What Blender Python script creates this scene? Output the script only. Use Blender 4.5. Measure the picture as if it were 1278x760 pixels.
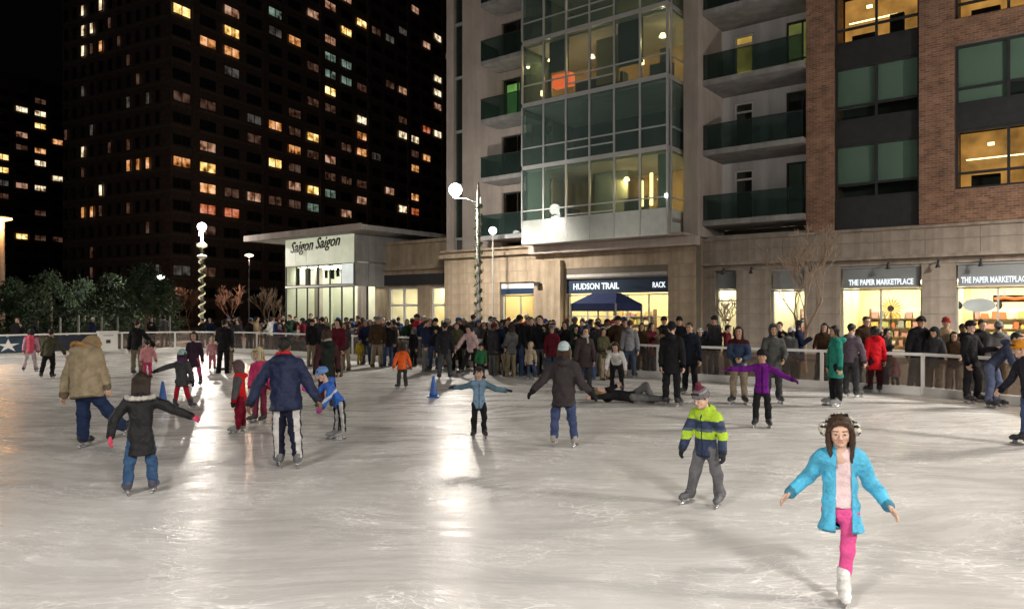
import bpy, bmesh, math, random
import numpy as np
from mathutils import Vector, Matrix
random.seed(7); np.random.seed(7)
scene = bpy.context.scene
for o in list(bpy.data.objects): bpy.data.objects.remove(o)
COL = scene.collection
R = math.radians

# ------------------------------------------------------------ camera
FPX, CX, HY, CAMZ = 900.0, 639.0, 388.0, 2.0        # focal length and horizon of the photograph (1278 x 760)
cam = bpy.data.cameras.new('camera'); camo = bpy.data.objects.new('camera', cam); COL.objects.link(camo)
cam.sensor_width = 36; cam.lens = 36*FPX/1278; cam.shift_y = 8/1278
cam.clip_end = 2000; cam.clip_start = .1
camo.location = (0, 0, CAMZ); camo.rotation_euler = (R(90), 0, 0)
scene.camera = camo
# ------------------------------------------------------------ night sky
w = bpy.data.worlds.new('World'); scene.world = w; w.use_nodes = True
nt = w.node_tree; bg = nt.nodes['Background']
sky = nt.nodes.new('ShaderNodeTexSky'); sky.sky_type = 'NISHITA'; sky.sun_disc = False
sky.sun_elevation = R(-4); sky.sun_rotation = R(200)
nt.links.new(sky.outputs[0], bg.inputs[0]); bg.inputs[1].default_value = 0.05
# ------------------------------------------------------------ exposure
scene.view_settings.view_transform = 'Standard'; scene.view_settings.look = 'None'
scene.view_settings.exposure = 0.22; scene.view_settings.gamma = 1
scene.render.engine = 'CYCLES'
cy = scene.cycles
cy.use_denoising = True
try: cy.denoiser = 'OPENIMAGEDENOISE'
except Exception: pass
cy.max_bounces = 6; cy.diffuse_bounces = 2; cy.glossy_bounces = 3; cy.transmission_bounces = 3
cy.transparent_max_bounces = 12; cy.caustics_reflective = False; cy.caustics_refractive = False
cy.sample_clamp_indirect = 4; cy.sample_clamp_direct = 0
LAMP_W = 6400.0                                       # power of one plaza lamp

# ------------------------------------------------------------ frame of the plaza: s right along facade, t away from rink
OX, OY, ANG = 4.5, 21.2, math.atan2(-.613, .79)
CS, SN = math.cos(ANG), math.sin(ANG)
def FW(s, t, z=0.0): return Vector((OX+CS*s-SN*t, OY+SN*s+CS*t, z))
def s_at(x, t):                                       # place on plane t seen at column x
    k = (x-CX)/FPX; bx = OX-SN*t; by = OY+CS*t
    return (k*by-bx)/(CS-k*SN)
def z_at(x, y, t):
    p = FW(s_at(x, t), t); return CAMZ+(HY-y)/FPX*p.y
def ground(x, y):                                     # floor point seen at pixel
    Y = FPX*CAMZ/(y-HY); return Vector(((x-CX)/FPX*Y, Y, 0))
def at_depth(x, y, Y): return Vector(((x-CX)/FPX*Y, Y, CAMZ+(HY-y)/FPX*Y))

# ------------------------------------------------------------ helpers
def tag(o, label=None, cat=None, group=None, kind=None):
    if label: o['label'] = label
    if cat: o['category'] = cat
    if group: o['group'] = group
    if kind: o['kind'] = kind
    return o
def empty(name, loc=(0,0,0), rz=0, parent=None):
    o = bpy.data.objects.new(name, None); COL.objects.link(o)
    o.location = loc; o.rotation_euler = (0,0,rz); o.empty_display_size = .2
    if parent: o.parent = parent
    return o
def mesh_from(name, V, Fc, mats, midx=None, smooth=False):
    me = bpy.data.meshes.new(name)
    V = np.asarray(V, dtype=np.float32)
    if isinstance(Fc, np.ndarray):
        n = len(Fc); k = Fc.shape[1]
        me.vertices.add(len(V)); me.vertices.foreach_set('co', V.ravel())
        me.loops.add(n*k); me.loops.foreach_set('vertex_index', Fc.astype(np.int32).ravel())
        me.polygons.add(n); me.polygons.foreach_set('loop_start', np.arange(n, dtype=np.int32)*k)
        me.polygons.foreach_set('loop_total', np.full(n, k, dtype=np.int32))
    else:
        me.from_pydata(V.tolist(), [], Fc)
    for m in (mats if isinstance(mats, (list, tuple)) else [mats]): me.materials.append(m)
    if midx is not None: me.polygons.foreach_set('material_index', np.asarray(midx, dtype=np.int32))
    if smooth: me.polygons.foreach_set('use_smooth', np.ones(len(me.polygons), dtype=bool))
    me.update(calc_edges=True)
    return me
def obj(name, me, parent=None, loc=(0,0,0), rz=0):
    o = bpy.data.objects.new(name, me); COL.objects.link(o); o.location = loc; o.rotation_euler = (0,0,rz)
    if parent: o.parent = parent
    return o
class MB:
    def __init__(self): self.V = []; self.F = []; self.M = []
    def box(self, x0, x1, y0, y1, z0, z1, m=0):
        b = len(self.V)
        self.V += [(x0,y0,z0),(x1,y0,z0),(x1,y1,z0),(x0,y1,z0),(x0,y0,z1),(x1,y0,z1),(x1,y1,z1),(x0,y1,z1)]
        for f in ((3,2,1,0),(4,5,6,7),(0,1,5,4),(1,2,6,5),(2,3,7,6),(3,0,4,7)):
            self.F.append(tuple(b+i for i in f)); self.M.append(m)
        return self
    def quad(self, a, b, c, d, m=0):
        n = len(self.V); self.V += [tuple(a), tuple(b), tuple(c), tuple(d)]; self.F.append((n,n+1,n+2,n+3)); self.M.append(m); return self
    def poly(self, pts, m=0):
        n = len(self.V); self.V += [tuple(p) for p in pts]; self.F.append(tuple(range(n, n+len(pts)))); self.M.append(m); return self
    def tube(self, pts, rad, n=8, m=0, caps=True):
        pts = [Vector(p) for p in pts]; rings = []
        if not isinstance(rad, (list, tuple)): rad = [rad]*len(pts)
        for i, p in enumerate(pts):
            d = (pts[min(i+1, len(pts)-1)]-pts[max(i-1, 0)]).normalized()
            u = d.orthogonal().normalized() if i == 0 else (u-d*u.dot(d)).normalized()
            v = d.cross(u); b = len(self.V)
            for k in range(n):
                a = 2*math.pi*k/n; q = p+(u*math.cos(a)+v*math.sin(a))*rad[i]; self.V.append(tuple(q))
            rings.append(b)
        for a, b in zip(rings, rings[1:]):
            for k in range(n):
                self.F.append((a+k, a+(k+1)%n, b+(k+1)%n, b+k)); self.M.append(m)
        if caps:
            self.F.append(tuple(rings[0]+n-1-k for k in range(n))); self.M.append(m)
            self.F.append(tuple(rings[-1]+k for k in range(n))); self.M.append(m)
        return self
    def lathe(self, prof, c=(0,0,0), n=16, m=0):
        rings = []
        for r, z in prof:
            b = len(self.V); rings.append(b)
            for k in range(n):
                a = 2*math.pi*k/n; self.V.append((c[0]+r*math.cos(a), c[1]+r*math.sin(a), c[2]+z))
        for a, b in zip(rings, rings[1:]):
            for k in range(n): self.F.append((a+k, a+(k+1)%n, b+(k+1)%n, b+k)); self.M.append(m)
        self.F.append(tuple(rings[0]+n-1-k for k in range(n))); self.M.append(m)
        self.F.append(tuple(rings[-1]+k for k in range(n))); self.M.append(m)
        return self
    def mesh(self, name, mats, smooth=False): return mesh_from(name, self.V, self.F, mats, self.M, smooth)
    def build(self, name, mats, parent=None, loc=(0,0,0), rz=0, smooth=False):
        return obj(name, self.mesh(name, mats, smooth), parent, loc, rz)

# ------------------------------------------------------------ materials
class NT:
    def __init__(self, name):
        self.m = bpy.data.materials.new(name); self.m.use_nodes = True; self.t = self.m.node_tree
        self.b = self.t.nodes['Principled BSDF']; self.out = self.t.nodes['Material Output']
    def n(self, typ, **kw):
        nd = self.t.nodes.new('ShaderNode'+typ)
        for k, v in kw.items():
            if k.startswith('_'): setattr(nd, k[1:], v)
            else: nd.inputs[k.replace('__', ' ')].default_value = v
        return nd
    def l(self, a, b): self.t.links.new(a, b)
    def coord(self, kind='Object', scale=(1,1,1), rot=(0,0,0)):
        c = self.n('TexCoord'); mp = self.n('Mapping'); mp.inputs['Scale'].default_value = scale; mp.inputs['Rotation'].default_value = rot
        self.l(c.outputs[kind], mp.inputs['Vector']); return mp.outputs[0]
    def ramp(self, fac, stops):
        r = self.n('ValToRGB'); el = r.color_ramp.elements
        while len(el) < len(stops): el.new(.5)
        for e, (p, c) in zip(el, stops): e.position = p; e.color = (*c, 1) if len(c) == 3 else c
        self.l(fac, r.inputs[0]); return r.outputs[0]
    def bump(self, h, strength=.3, dist=.01):
        b = self.n('Bump'); b.inputs['Strength'].default_value = strength; b.inputs['Distance'].default_value = dist
        self.l(h, b.inputs['Height']); self.l(b.outputs[0], self.b.inputs['Normal'])
def noise_mat(name, c, var=.25, scale=4, rough=.8, bump=.15, bscale=40, bdist=.01, metal=0, kind='Object', spec=.4, stain=0):
    k = NT(name); v = k.coord(kind)
    n1 = k.n('TexNoise', Scale=scale, Detail=5, Roughness=.6); k.l(v, n1.inputs['Vector'])
    lo = [x*(1-var) for x in c]; hi = [min(1, x*(1+var)) for x in c]
    bc = k.ramp(n1.outputs[0], [(.3, lo), (.7, hi)])
    if stain:
        n3 = k.n('TexNoise', Scale=1.0, Detail=6, Roughness=.65); k.l(k.coord(kind, (2.2,2.2,.22)), n3.inputs['Vector'])
        mx = k.n('MixRGB', _blend_type='MULTIPLY'); mx.inputs[0].default_value = stain; k.l(bc, mx.inputs[1]); k.l(k.ramp(n3.outputs[0], [(.38, (.45,.42,.38)), (.60, (1,1,1))]), mx.inputs[2]); bc = mx.outputs[0]
    k.l(bc, k.b.inputs['Base Color'])
    k.b.inputs['Roughness'].default_value = rough; k.b.inputs['Metallic'].default_value = metal
    k.b.inputs['Specular IOR Level'].default_value = spec
    if bump:
        n2 = k.n('TexNoise', Scale=bscale, Detail=4); k.l(v, n2.inputs['Vector']); k.bump(n2.outputs[0], bump, bdist)
    return k.m
def emit_mat(name, c, s, var=0):
    k = NT(name); k.b.inputs['Base Color'].default_value = (.02,.02,.02,1)
    k.b.inputs['Emission Color'].default_value = (*c, 1); k.b.inputs['Emission Strength'].default_value = s
    if var:
        oi = k.n('ObjectInfo'); tc = k.coord('Object')
        add = k.n('VectorMath', _operation='ADD'); k.l(tc, add.inputs[0])
        mul = k.n('Math', _operation='MULTIPLY'); mul.inputs[1].default_value = 50; k.l(oi.outputs['Random'], mul.inputs[0])
        k.l(mul.outputs[0], add.inputs[1])
        n1 = k.n('TexNoise', Scale=1.1, Detail=3); k.l(add.outputs[0], n1.inputs['Vector'])
        mr = k.n('MapRange'); mr.inputs[1].default_value = .32; mr.inputs[2].default_value = .68
        mr.inputs[3].default_value = s*(1-var); mr.inputs[4].default_value = s*(1+var)
        k.l(n1.outputs[0], mr.inputs[0]); k.l(mr.outputs[0], k.b.inputs['Emission Strength'])
        if var > .55:
            k.l(k.ramp(n1.outputs[0], [(.30, [c[0]*.75, c[1]*.45, c[2]*.35]), (.48, c), (.68, [.25+.75*x for x in c])]), k.b.inputs['Emission Color'])
            n1.inputs['Detail'].default_value = 5; n1.inputs['Scale'].default_value = .9
    return k.m
def glass_mat(name, tint=(.8,.9,.88), refl=.06, rough=.03, opac=.0, col=(.1,.15,.15)):
    k = NT(name); t = k.t
    tr = k.n('BsdfTransparent'); tr.inputs[0].default_value = (*tint, 1)
    gl = k.n('BsdfGlossy'); gl.inputs['Roughness'].default_value = rough
    lw = k.n('LayerWeight', Blend=.5); pw = k.n('Math', _operation='POWER'); pw.inputs[1].default_value = 5; k.l(lw.outputs['Facing'], pw.inputs[0])
    mr = k.n('MapRange'); mr.inputs[3].default_value = refl; mr.inputs[4].default_value = .9
    k.l(pw.outputs[0], mr.inputs[0])
    mx = k.n('MixShader'); k.l(mr.outputs[0], mx.inputs[0]); k.l(tr.outputs[0], mx.inputs[1]); k.l(gl.outputs[0], mx.inputs[2])
    last = mx.outputs[0]
    if opac:
        df = k.n('BsdfDiffuse'); df.inputs[0].default_value = (*col, 1)
        m2 = k.n('MixShader'); m2.inputs[0].default_value = opac; k.l(last, m2.inputs[1]); k.l(df.outputs[0], m2.inputs[2]); last = m2.outputs[0]
    k.l(last, k.out.inputs[0]); return k.m
_cl = {}
def cloth(c, kind='cloth'):
    key = (tuple(round(x, 3) for x in c), kind)
    if key in _cl: return _cl[key]
    k = NT('%s_%d' % (kind, len(_cl))); v = k.coord('Object')
    n1 = k.n('TexNoise', Scale=9, Detail=4, Roughness=.6); k.l(v, n1.inputs['Vector'])
    k.l(k.ramp(n1.outputs[0], [(.3, [x*.72 for x in c]), (.72, [min(1, x*1.2) for x in c])]), k.b.inputs['Base Color'])
    k.b.inputs['Roughness'].default_value = {'cloth': .85, 'nylon': .5, 'skin': .5, 'hair': .55, 'leather': .4}[kind]
    k.b.inputs['Specular IOR Level'].default_value = {'cloth': .08, 'nylon': .3, 'skin': .35, 'hair': .35, 'leather': .5}[kind]
    if kind == 'hair':
        v2 = k.coord('Object', (60, 60, 9)); n2 = k.n('TexNoise', Scale=2.5, Detail=3); k.l(v2, n2.inputs['Vector']); k.bump(n2.outputs[0], .7, .012)
    elif kind == 'skin':
        k.b.inputs['Subsurface Weight'].default_value = .08; k.b.inputs['Subsurface Radius'].default_value = (.01, .004, .002)
    else:
        n2 = k.n('TexNoise', Scale=17, Detail=6, Roughness=.62); k.l(v, n2.inputs['Vector']); k.bump(n2.outputs[0], .8, .035)
    _cl[key] = k.m; return k.m

M = {}
def ice_mat():
    k = NT('ice'); co = k.n('TexCoord')
    wn = k.n('TexNoise', Scale=.22, Detail=2); k.l(co.outputs['Object'], wn.inputs['Vector'])
    ws = k.n('VectorMath', _operation='SCALE'); ws.inputs['Scale'].default_value = 3.0; k.l(wn.outputs['Color'], ws.inputs[0])
    wv = k.n('VectorMath', _operation='ADD'); k.l(co.outputs['Object'], wv.inputs[0]); k.l(ws.outputs[0], wv.inputs[1])
    def streak(rot, sx, sy, lo, hi, detail=6):
        mp = k.n('Mapping'); mp.inputs['Rotation'].default_value = (0,0,rot); mp.inputs['Scale'].default_value = (sx, sy, 1)
        k.l(wv.outputs[0], mp.inputs[0]); n = k.n('TexNoise', Scale=1, Detail=detail, Roughness=.68); k.l(mp.outputs[0], n.inputs['Vector'])
        return k.ramp(n.outputs[0], [(lo, (0,0,0)), (hi, (1,1,1))])
    def thin(rot, sx, sy, w):                              # fine skate cuts: the crossing line of a stretched noise
        mp = k.n('Mapping'); mp.inputs['Rotation'].default_value = (0,0,rot); mp.inputs['Scale'].default_value = (sx, sy, 1)
        k.l(wv.outputs[0], mp.inputs[0]); n = k.n('TexNoise', Scale=1, Detail=2, Roughness=.5); k.l(mp.outputs[0], n.inputs['Vector'])
        return k.ramp(n.outputs[0], [(.5-w, (0,0,0)), (.5, (1,1,1)), (.5+w, (0,0,0))])
    def mix(a, b, f, mode='ADD'):
        m = k.n('MixRGB', _blend_type=mode); m.inputs[0].default_value = f
        k.l(a, m.inputs[1]); k.l(b, m.inputs[2]); return m.outputs[0]
    big = k.n('TexNoise', Scale=.33, Detail=6, Roughness=.62); k.l(wv.outputs[0], big.inputs['Vector'])
    base = k.ramp(big.outputs[0], [(.30, (.51,.495,.475)), (.5, (.62,.605,.585)), (.70, (.71,.70,.68))])
    s1 = streak(.35, .9, 5.0, .42, .78); s2 = streak(-.6, .9, 5.5, .45, .8); s3 = streak(1.3, 1.0, 5, .46, .8)
    dk = streak(.05, .28, 1.6, .5, .78, 4)
    sc = mix(mix(s1, s2, .8), s3, .6)
    dirt = k.n('MixRGB', _blend_type='MULTIPLY'); k.l(dk, dirt.inputs[0]); k.l(base, dirt.inputs[1]); dirt.inputs[2].default_value = (.87,.865,.86,1)
    c1 = mix(dirt.outputs[0], sc, .05)
    t = mix(mix(mix(thin(.4, 1.3, 3.4, .012), thin(-.9, 1.7, 3.0, .011), 1), thin(1.9, 1.3, 3.4, .011), 1), thin(2.5, 2.4, 5.5, .014), 1)
    t = mix(mix(t, thin(.9, 3.0, 8.0, .016), .8), thin(-.2, 2.2, 9.0, .016), .8)
    brk = k.n('TexNoise', Scale=.8, Detail=3); k.l(co.outputs['Object'], brk.inputs['Vector'])
    bm = k.ramp(brk.outputs[0], [(.42, (0,0,0)), (.62, (1,1,1))])
    t = mix(t, bm, 1, 'MULTIPLY')
    sv = k.n('TexNoise', Scale=38, Detail=3); k.l(co.outputs['Object'], sv.inputs['Vector'])
    sp_ = k.ramp(sv.outputs[0], [(.66, (0,0,0)), (.74, (1,1,1))]); sp_ = mix(sp_, bm, 1, 'MULTIPLY')
    col = mix(mix(c1, t, .27), sp_, .13)
    k.l(col, k.b.inputs['Base Color'])
    rg = k.n('MapRange'); rg.inputs[3].default_value = .17; rg.inputs[4].default_value = .42; k.l(sc, rg.inputs[0])
    k.l(rg.outputs[0], k.b.inputs['Roughness'])
    k.b.inputs['IOR'].default_value = 1.31; k.b.inputs['Specular IOR Level'].default_value = .19
    hb = mix(sc, t, .5); k.bump(hb, .22, .012)
    return k.m
M['ice'] = ice_mat()
def paving():
    k = NT('paving'); v = k.coord('Object', (1,1,1), (0,0,ANG))
    br = k.n('TexBrick', Scale=1.6); br.inputs['Color1'].default_value = (.20,.17,.15,1); br.inputs['Color2'].default_value = (.15,.13,.12,1)
    br.inputs['Mortar'].default_value = (.08,.075,.07,1); br.inputs['Mortar Size'].default_value = .012; k.l(v, br.inputs['Vector'])
    k.l(br.outputs[0], k.b.inputs['Base Color']); k.b.inputs['Roughness'].default_value = .7
    return k.m
M['paving'] = paving()
def brick(name, c1, c2, mo):
    k = NT(name); co = k.n('TexCoord'); sep = k.n('SeparateXYZ'); k.l(co.outputs['Object'], sep.inputs[0])
    ad = k.n('Math', _operation='ADD'); k.l(sep.outputs[0], ad.inputs[0]); k.l(sep.outputs[1], ad.inputs[1])
    cb = k.n('CombineXYZ'); k.l(ad.outputs[0], cb.inputs[0]); k.l(sep.outputs[2], cb.inputs[1])
    br = k.n('TexBrick', Scale=1.0); br.inputs['Brick Width'].default_value = .24; br.inputs['Row Height'].default_value = .085
    br.inputs['Mortar Size'].default_value = .009; br.inputs['Bias'].default_value = -.1
    br.inputs['Color1'].default_value = (*c1, 1); br.inputs['Color2'].default_value = (*c2, 1); br.inputs['Mortar'].default_value = (*mo, 1)
    k.l(cb.outputs[0], br.inputs['Vector'])
    n = k.n('TexNoise', Scale=2.2, Detail=5); k.l(cb.outputs[0], n.inputs['Vector'])
    mx = k.n('MixRGB', _blend_type='OVERLAY'); mx.inputs[0].default_value = .7; k.l(br.outputs[0], mx.inputs[1]); k.l(n.outputs[0], mx.inputs[2])
    k.l(mx.outputs[0], k.b.inputs['Base Color']); k.b.inputs['Roughness'].default_value = .85
    k.bump(br.outputs['Fac'], -.4, .02); return k.m
M['brick'] = brick('red_brick', (.33,.165,.095), (.18,.085,.05), (.30,.25,.21))
M['tower_brick'] = brick('tower_brick', (.15,.105,.09), (.12,.085,.075), (.15,.13,.115))
M['stone'] = noise_mat('tan_stone', (.43,.345,.25), .14, 1.6, .85, .25, 30, .01, stain=.6)
M['stone_grey'] = noise_mat('grey_brown_stone', (.40,.345,.295), .15, 1.6, .85, .25, 30, .01, stain=.6)
M['joint'] = noise_mat('stone_joint', (.19,.165,.135), .1, 3, .95, 0)
M['stucco'] = noise_mat('pink_beige_stucco', (.56,.49,.45), .10, 1.2, .9, .12, 60, .01, stain=.3)
M['pale_wall'] = noise_mat('pale_painted_wall', (.70,.69,.70), .06, 1, .8, .05, stain=.25)
M['slab'] = noise_mat('grey_concrete', (.36,.36,.36), .12, 2, .85, .1, stain=.4)
M['alu'] = noise_mat('grey_aluminium', (.52,.53,.53), .06, 3, .45, .0, metal=.3)
M['dark_metal'] = noise_mat('dark_metal', (.035,.037,.04), .2, 3, .5, .05)
M['white_paint'] = noise_mat('white_paint', (.78,.77,.74), .07, 3, .5, .05)
M['spandrel'] = noise_mat('white_spandrel_glass', (.62,.66,.62), .10, 2.5, .22, .03, 12)
M['glass'] = glass_mat('window_glass', (.74,.80,.77), .06)
M['bay_glass'] = glass_mat('bay_glass', (.74,.82,.79), .07, .03, .14, (.30,.42,.39))
M['shop_glass'] = glass_mat('shop_glass', (.92,.94,.92), .04)
M['rail_glass'] = glass_mat('balcony_glass', (.50,.60,.58), .07, .05, .22, (.07,.11,.10))
M['blind'] = noise_mat('grey_green_blind', (.56,.68,.61), .06, 1, .7, 0)
M['acrylic'] = glass_mat('scuffed_acrylic', (.66,.61,.57), .05, .16, .14, (.34,.29,.26))
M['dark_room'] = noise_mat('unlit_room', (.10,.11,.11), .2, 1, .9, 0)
M['warm_wall'] = noise_mat('cream_room_wall', (.72,.55,.34), .15, .9, .8, 0)
M['shop_wall'] = noise_mat('yellow_shop_wall', (.84,.72,.44), .10, .8, .8, 0)
M['shop_white'] = noise_mat('white_shop_wall', (.80,.74,.56), .08, .8, .8, 0)
M['green_wall'] = noise_mat('pale_green_hall_wall', (.76,.77,.66), .08, .8, .8, 0)
M['bark'] = noise_mat('bark', (.17,.12,.09), .3, 8, .9, .4, 40, .01)
M['navy'] = noise_mat('navy_canvas', (.02,.035,.12), .15, 4, .8, .1)
M['sign_blue'] = noise_mat('dark_blue_sign', (.015,.04,.09), .1, 3, .5, 0)
M['teal_sign'] = noise_mat('grey_sign_board', (.26,.28,.29), .1, 2, .6, 0)

# ------------------------------------------------------------ lights of the lamps, seen and added
def lamp_light(name, loc, power, color, parent, radius=.16, down=0):
    l = bpy.data.lights.new(name, 'SPOT' if down else 'POINT'); l.energy = power; l.color = color; l.shadow_soft_size = radius
    if down: l.spot_size = R(down); l.spot_blend = .55
    o = bpy.data.objects.new(name, l); COL.objects.link(o); o.location = loc; o.parent = parent
    return o
# ============================================================ SETTING
me = MB().quad((-400,-150,-.02),(400,-150,-.02),(400,600,-.02),(-400,600,-.02)).mesh('ground', M['paving'])
tag(obj('ground', me), kind='structure')

# rink outline (rounded rectangle in the plaza frame)
S0, S1, T0, T1, RC = -26.2, 10.6, -25.0, 0.0, 5.0
def rink_path(off=0.0, step=.6):
    pts = []
    s0, s1, t0, t1, r = S0-off, S1+off, T0-off, T1+off, RC+off
    def arc(cs, ct, a0, a1):
        n = 8
        for i in range(n+1):
            a = a0+(a1-a0)*i/n; pts.append((cs+r*math.cos(a), ct+r*math.sin(a)))
    arc(s1-r, t1-r, 0, math.pi/2); arc(s0+r, t1-r, math.pi/2, math.pi)
    arc(s0+r, t0+r, math.pi, 1.5*math.pi); arc(s1-r, t0+r, 1.5*math.pi, 2*math.pi)
    return pts
path = rink_path(.05)
me = MB().poly([FW(s, t, .004) for s, t in path]).mesh('ice', M['ice'])
tag(obj('ice_rink', me), kind='structure')

# perimeter railing: kickboard, posts, acrylic panels, white top rail
fence = empty('rink_fence', FW(0,0,0), ANG)
tag(fence, 'white tubular rink railing with smoky clear panels and white kickboard around the ice', 'railing')
def resample(pts, step):
    P = [Vector((a, b, 0)) for a, b in pts]; P.append(P[0]); out = [P[0]]; acc = 0
    L = [0]
    for a, b in zip(P, P[1:]): L.append(L[-1]+(b-a).length)
    n = round(L[-1]/step); res = []
    j = 0
    for i in range(n):
        d = L[-1]*i/n
        while L[j+1] < d: j += 1
        f = (d-L[j])/max(1e-6, L[j+1]-L[j]); res.append(P[j].lerp(P[j+1], f))
    return res
fpts = resample(rink_path(.10), 2.32)
post_me = MB().box(-.04,.04,-.03,.03,0,.93).mesh('post', M['white_paint'])
def strip(p, q, z0, z1, th, name, mat, off=0):
    d = (q-p); L = d.length; rz = math.atan2(d.y, d.x)
    mb = MB().box(0, L, off-th/2, off+th/2, z0, z1)
    return mb.build(name, mat, fence, (p.x, p.y, 0), rz)
for i, p in enumerate(fpts):
    q = fpts[(i+1) % len(fpts)]
    wp = FW(p.x, p.y)
    if wp.y < 1.0 or (wp-Vector((0,0,0))).length < 7: continue       # behind the photographer
    d = q-p; rz = math.atan2(d.y, d.x)
    obj('post', post_me, fence, (p.x, p.y, 0), rz)
    e = d.normalized()*.045
    strip(p+e, q-e, .0, .20, .06, 'kickboard', M['white_paint'])
    strip(p+e, q-e, .22, .88, .012, 'panel', M['acrylic'])
    strip(p, q, .933, 1.0, .075, 'top_rail', M['white_paint'])

# ------------------------------------------------------------ text as thin solid lettering
def text_obj(name, body, size, mat, parent, loc, rot, shear=0, offset=0.0, depth=.015, width=None):
    cu = bpy.data.curves.new(name, 'FONT'); cu.body = body; cu.size = size; cu.align_x = 'CENTER'; cu.align_y = 'CENTER'
    cu.shear = shear; cu.offset = offset; cu.extrude = depth; cu.resolution_u = 2
    t = bpy.data.objects.new(name, cu); COL.objects.link(t)
    bpy.context.view_layer.update()
    dg = bpy.context.evaluated_depsgraph_get(); me = bpy.data.meshes.new_from_object(t.evaluated_get(dg))
    bpy.data.objects.remove(t); bpy.data.curves.remove(cu)
    me.materials.clear(); me.materials.append(mat)
    if width:
        xs = [v.co.x for v in me.vertices]; k = width/(max(xs)-min(xs))
        for v in me.vertices: v.co.x *= k
    o = obj(name, me, parent, loc); o.rotation_euler = rot
    return o
M['letter_white'] = emit_mat('lit_white_lettering', (.92,.97,1), 1.0)
M['letter_dark'] = noise_mat('black_lettering', (.015,.015,.02), .1, 3, .5, 0)

# ============================================================ APARTMENT BUILDING with shops
bld = empty('apartment_building', FW(0,0,0), ANG)
tag(bld, 'brick and glass apartment block with balconies above a stone row of lit shops', 'building')
FL0, FP, NF = 5.95, 3.08, 5
ZT = FL0+NF*FP
def fl(k): return FL0+k*FP
def part(name, mat, *boxes, **kw):
    mb = MB()
    for b in boxes: mb.box(*b)
    return mb.build(name, mat, kw.get('parent', bld))
panel_cache = {}
def clad(s0, s1, t, z0, z1, mat, pw=1.15, ph=.52, holes=(), name='stone_panel'):
    """stone slabs proud of a backing with open joints, leaving holes free"""
    rows = max(1, round((z1-z0)/ph)); hh = (z1-z0)/rows
    for r in range(rows):
        za, zb = z0+r*hh, z0+(r+1)*hh
        spans = [(s0, s1)]
        for (a, b, c, d) in holes:
            if zb-.02 > c and za+.02 < d:
                new = []
                for (p, q) in spans:
                    if b <= p or a >= q: new.append((p, q)); continue
                    if a > p: new.append((p, a))
                    if b < q: new.append((b, q))
                spans = new
        for (p, q) in spans:
            L = q-p
            if L < .06: continue
            n = max(1, round(L/pw)); w_ = L/n
            for i in range(n):
                key = (round(w_, 2), round(hh, 2), mat.name)
                if key not in panel_cache:
                    g = .006
                    panel_cache[key] = MB().box(g, w_-g, -.03, .0, g, hh-g).mesh(name, mat)
                o = obj(name, panel_cache[key], bld, (p+i*w_, t+random.uniform(-.003,.003), za))

# ---- left stone wing
TL = 10.4
sA, sB = s_at(555, TL), s_at(869, TL)
w1 = (s_at(624, TL), s_at(668, TL)); w2 = (s_at(706, TL), s_at(834, TL))
h1 = z_at(646, 352, TL); h2 = z_at(770, 347, TL)
zb = 5.25
part('stone_backing', M['joint'], (sA, w1[0], TL, TL+.5, 0, zb), (w1[1], w2[0], TL, TL+.5, 0, zb), (w2[1], sB, TL, TL+.5, 0, zb),
     (w1[0], w1[1], TL, TL+.5, h1, zb), (w2[0], w2[1], TL, TL+.5, h2, zb))
clad(sA, sB, TL-.002, 0, zb, M['stone'], 1.2, .58, [(w1[0], w1[1], -1, h1), (w2[0], w2[1], -1, h2)])
part('ledge', M['stone'], (sA-.15, s_at(668, TL), TL-.30, TL-.036, 4.92, 5.12), (sA-.15, s_at(668, TL), TL-.2, TL+1.2, zb+.002, zb+.12))
part('side_return', M['stone'], (sB-.3, sB-.003, TL+.502, 11.4, 0, 5.248)); part('side_wall', M['stone'], (sA-.0, sA+.3, TL+.502, 24, 0, zb))
part('pilaster', M['stone'], (w1[1]+.15, w2[0]-.1, TL-.34, TL-.036, 0, 4.5))
wl = MB().tube([(w1[1]+.5, TL-.36, 3.35), (w1[1]+.5, TL-.5, 3.35)], .07).box(w1[1]+.36, w1[1]+.64, TL-.62, TL-.45, 3.25, 3.45)
wl.build('wall_lamp', M['dark_metal'], bld)
# deep roof slab that the whole block stands behind
part('core', M['dark_room'], (-20, 20, 20, 21, 0, ZT), (-20, 20, 11.5, 20, ZT, ZT+.3))

# ---- shop rooms: floor, walls, ceiling with light panels
M['lum_warm'] = emit_mat('warm_ceiling_panel', (1,.84,.54), 30)
M['lum_white'] = emit_mat('white_ceiling_panel', (1,.92,.70), 26)
M['floor_wood'] = noise_mat('shop_floor', (.35,.25,.16), .2, 2, .6, 0)
def shop(name, s0, s1, t0, t1, ztop, wall, lum, nl=3):
    part(name+'_back_wall', wall, (s0, s1, t1, t1+.1, 0, ztop))
    part(name+'_side_wall', wall, (s0-.1, s0, t0, t1+.1, 0, ztop)); part(name+'_side_wall', wall, (s1, s1+.1, t0, t1+.1, 0, ztop))
    part(name+'_floor', M['floor_wood'], (s0, s1, t0, t1, -.0, .03)); part(name+'_ceiling', M['shop_white'], (s0-.1, s1+.1, t0, t1+.1, ztop+.002, ztop+.1))
    for i in range(nl):
        c = s0+(s1-s0)*(i+.5)/nl
        for tt in (t0+(t1-t0)*.25, t0+(t1-t0)*.7):
            part('ceiling_light', lum, (c-.45, c+.45, tt-.3, tt+.3, ztop-.06, ztop-.01))
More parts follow.
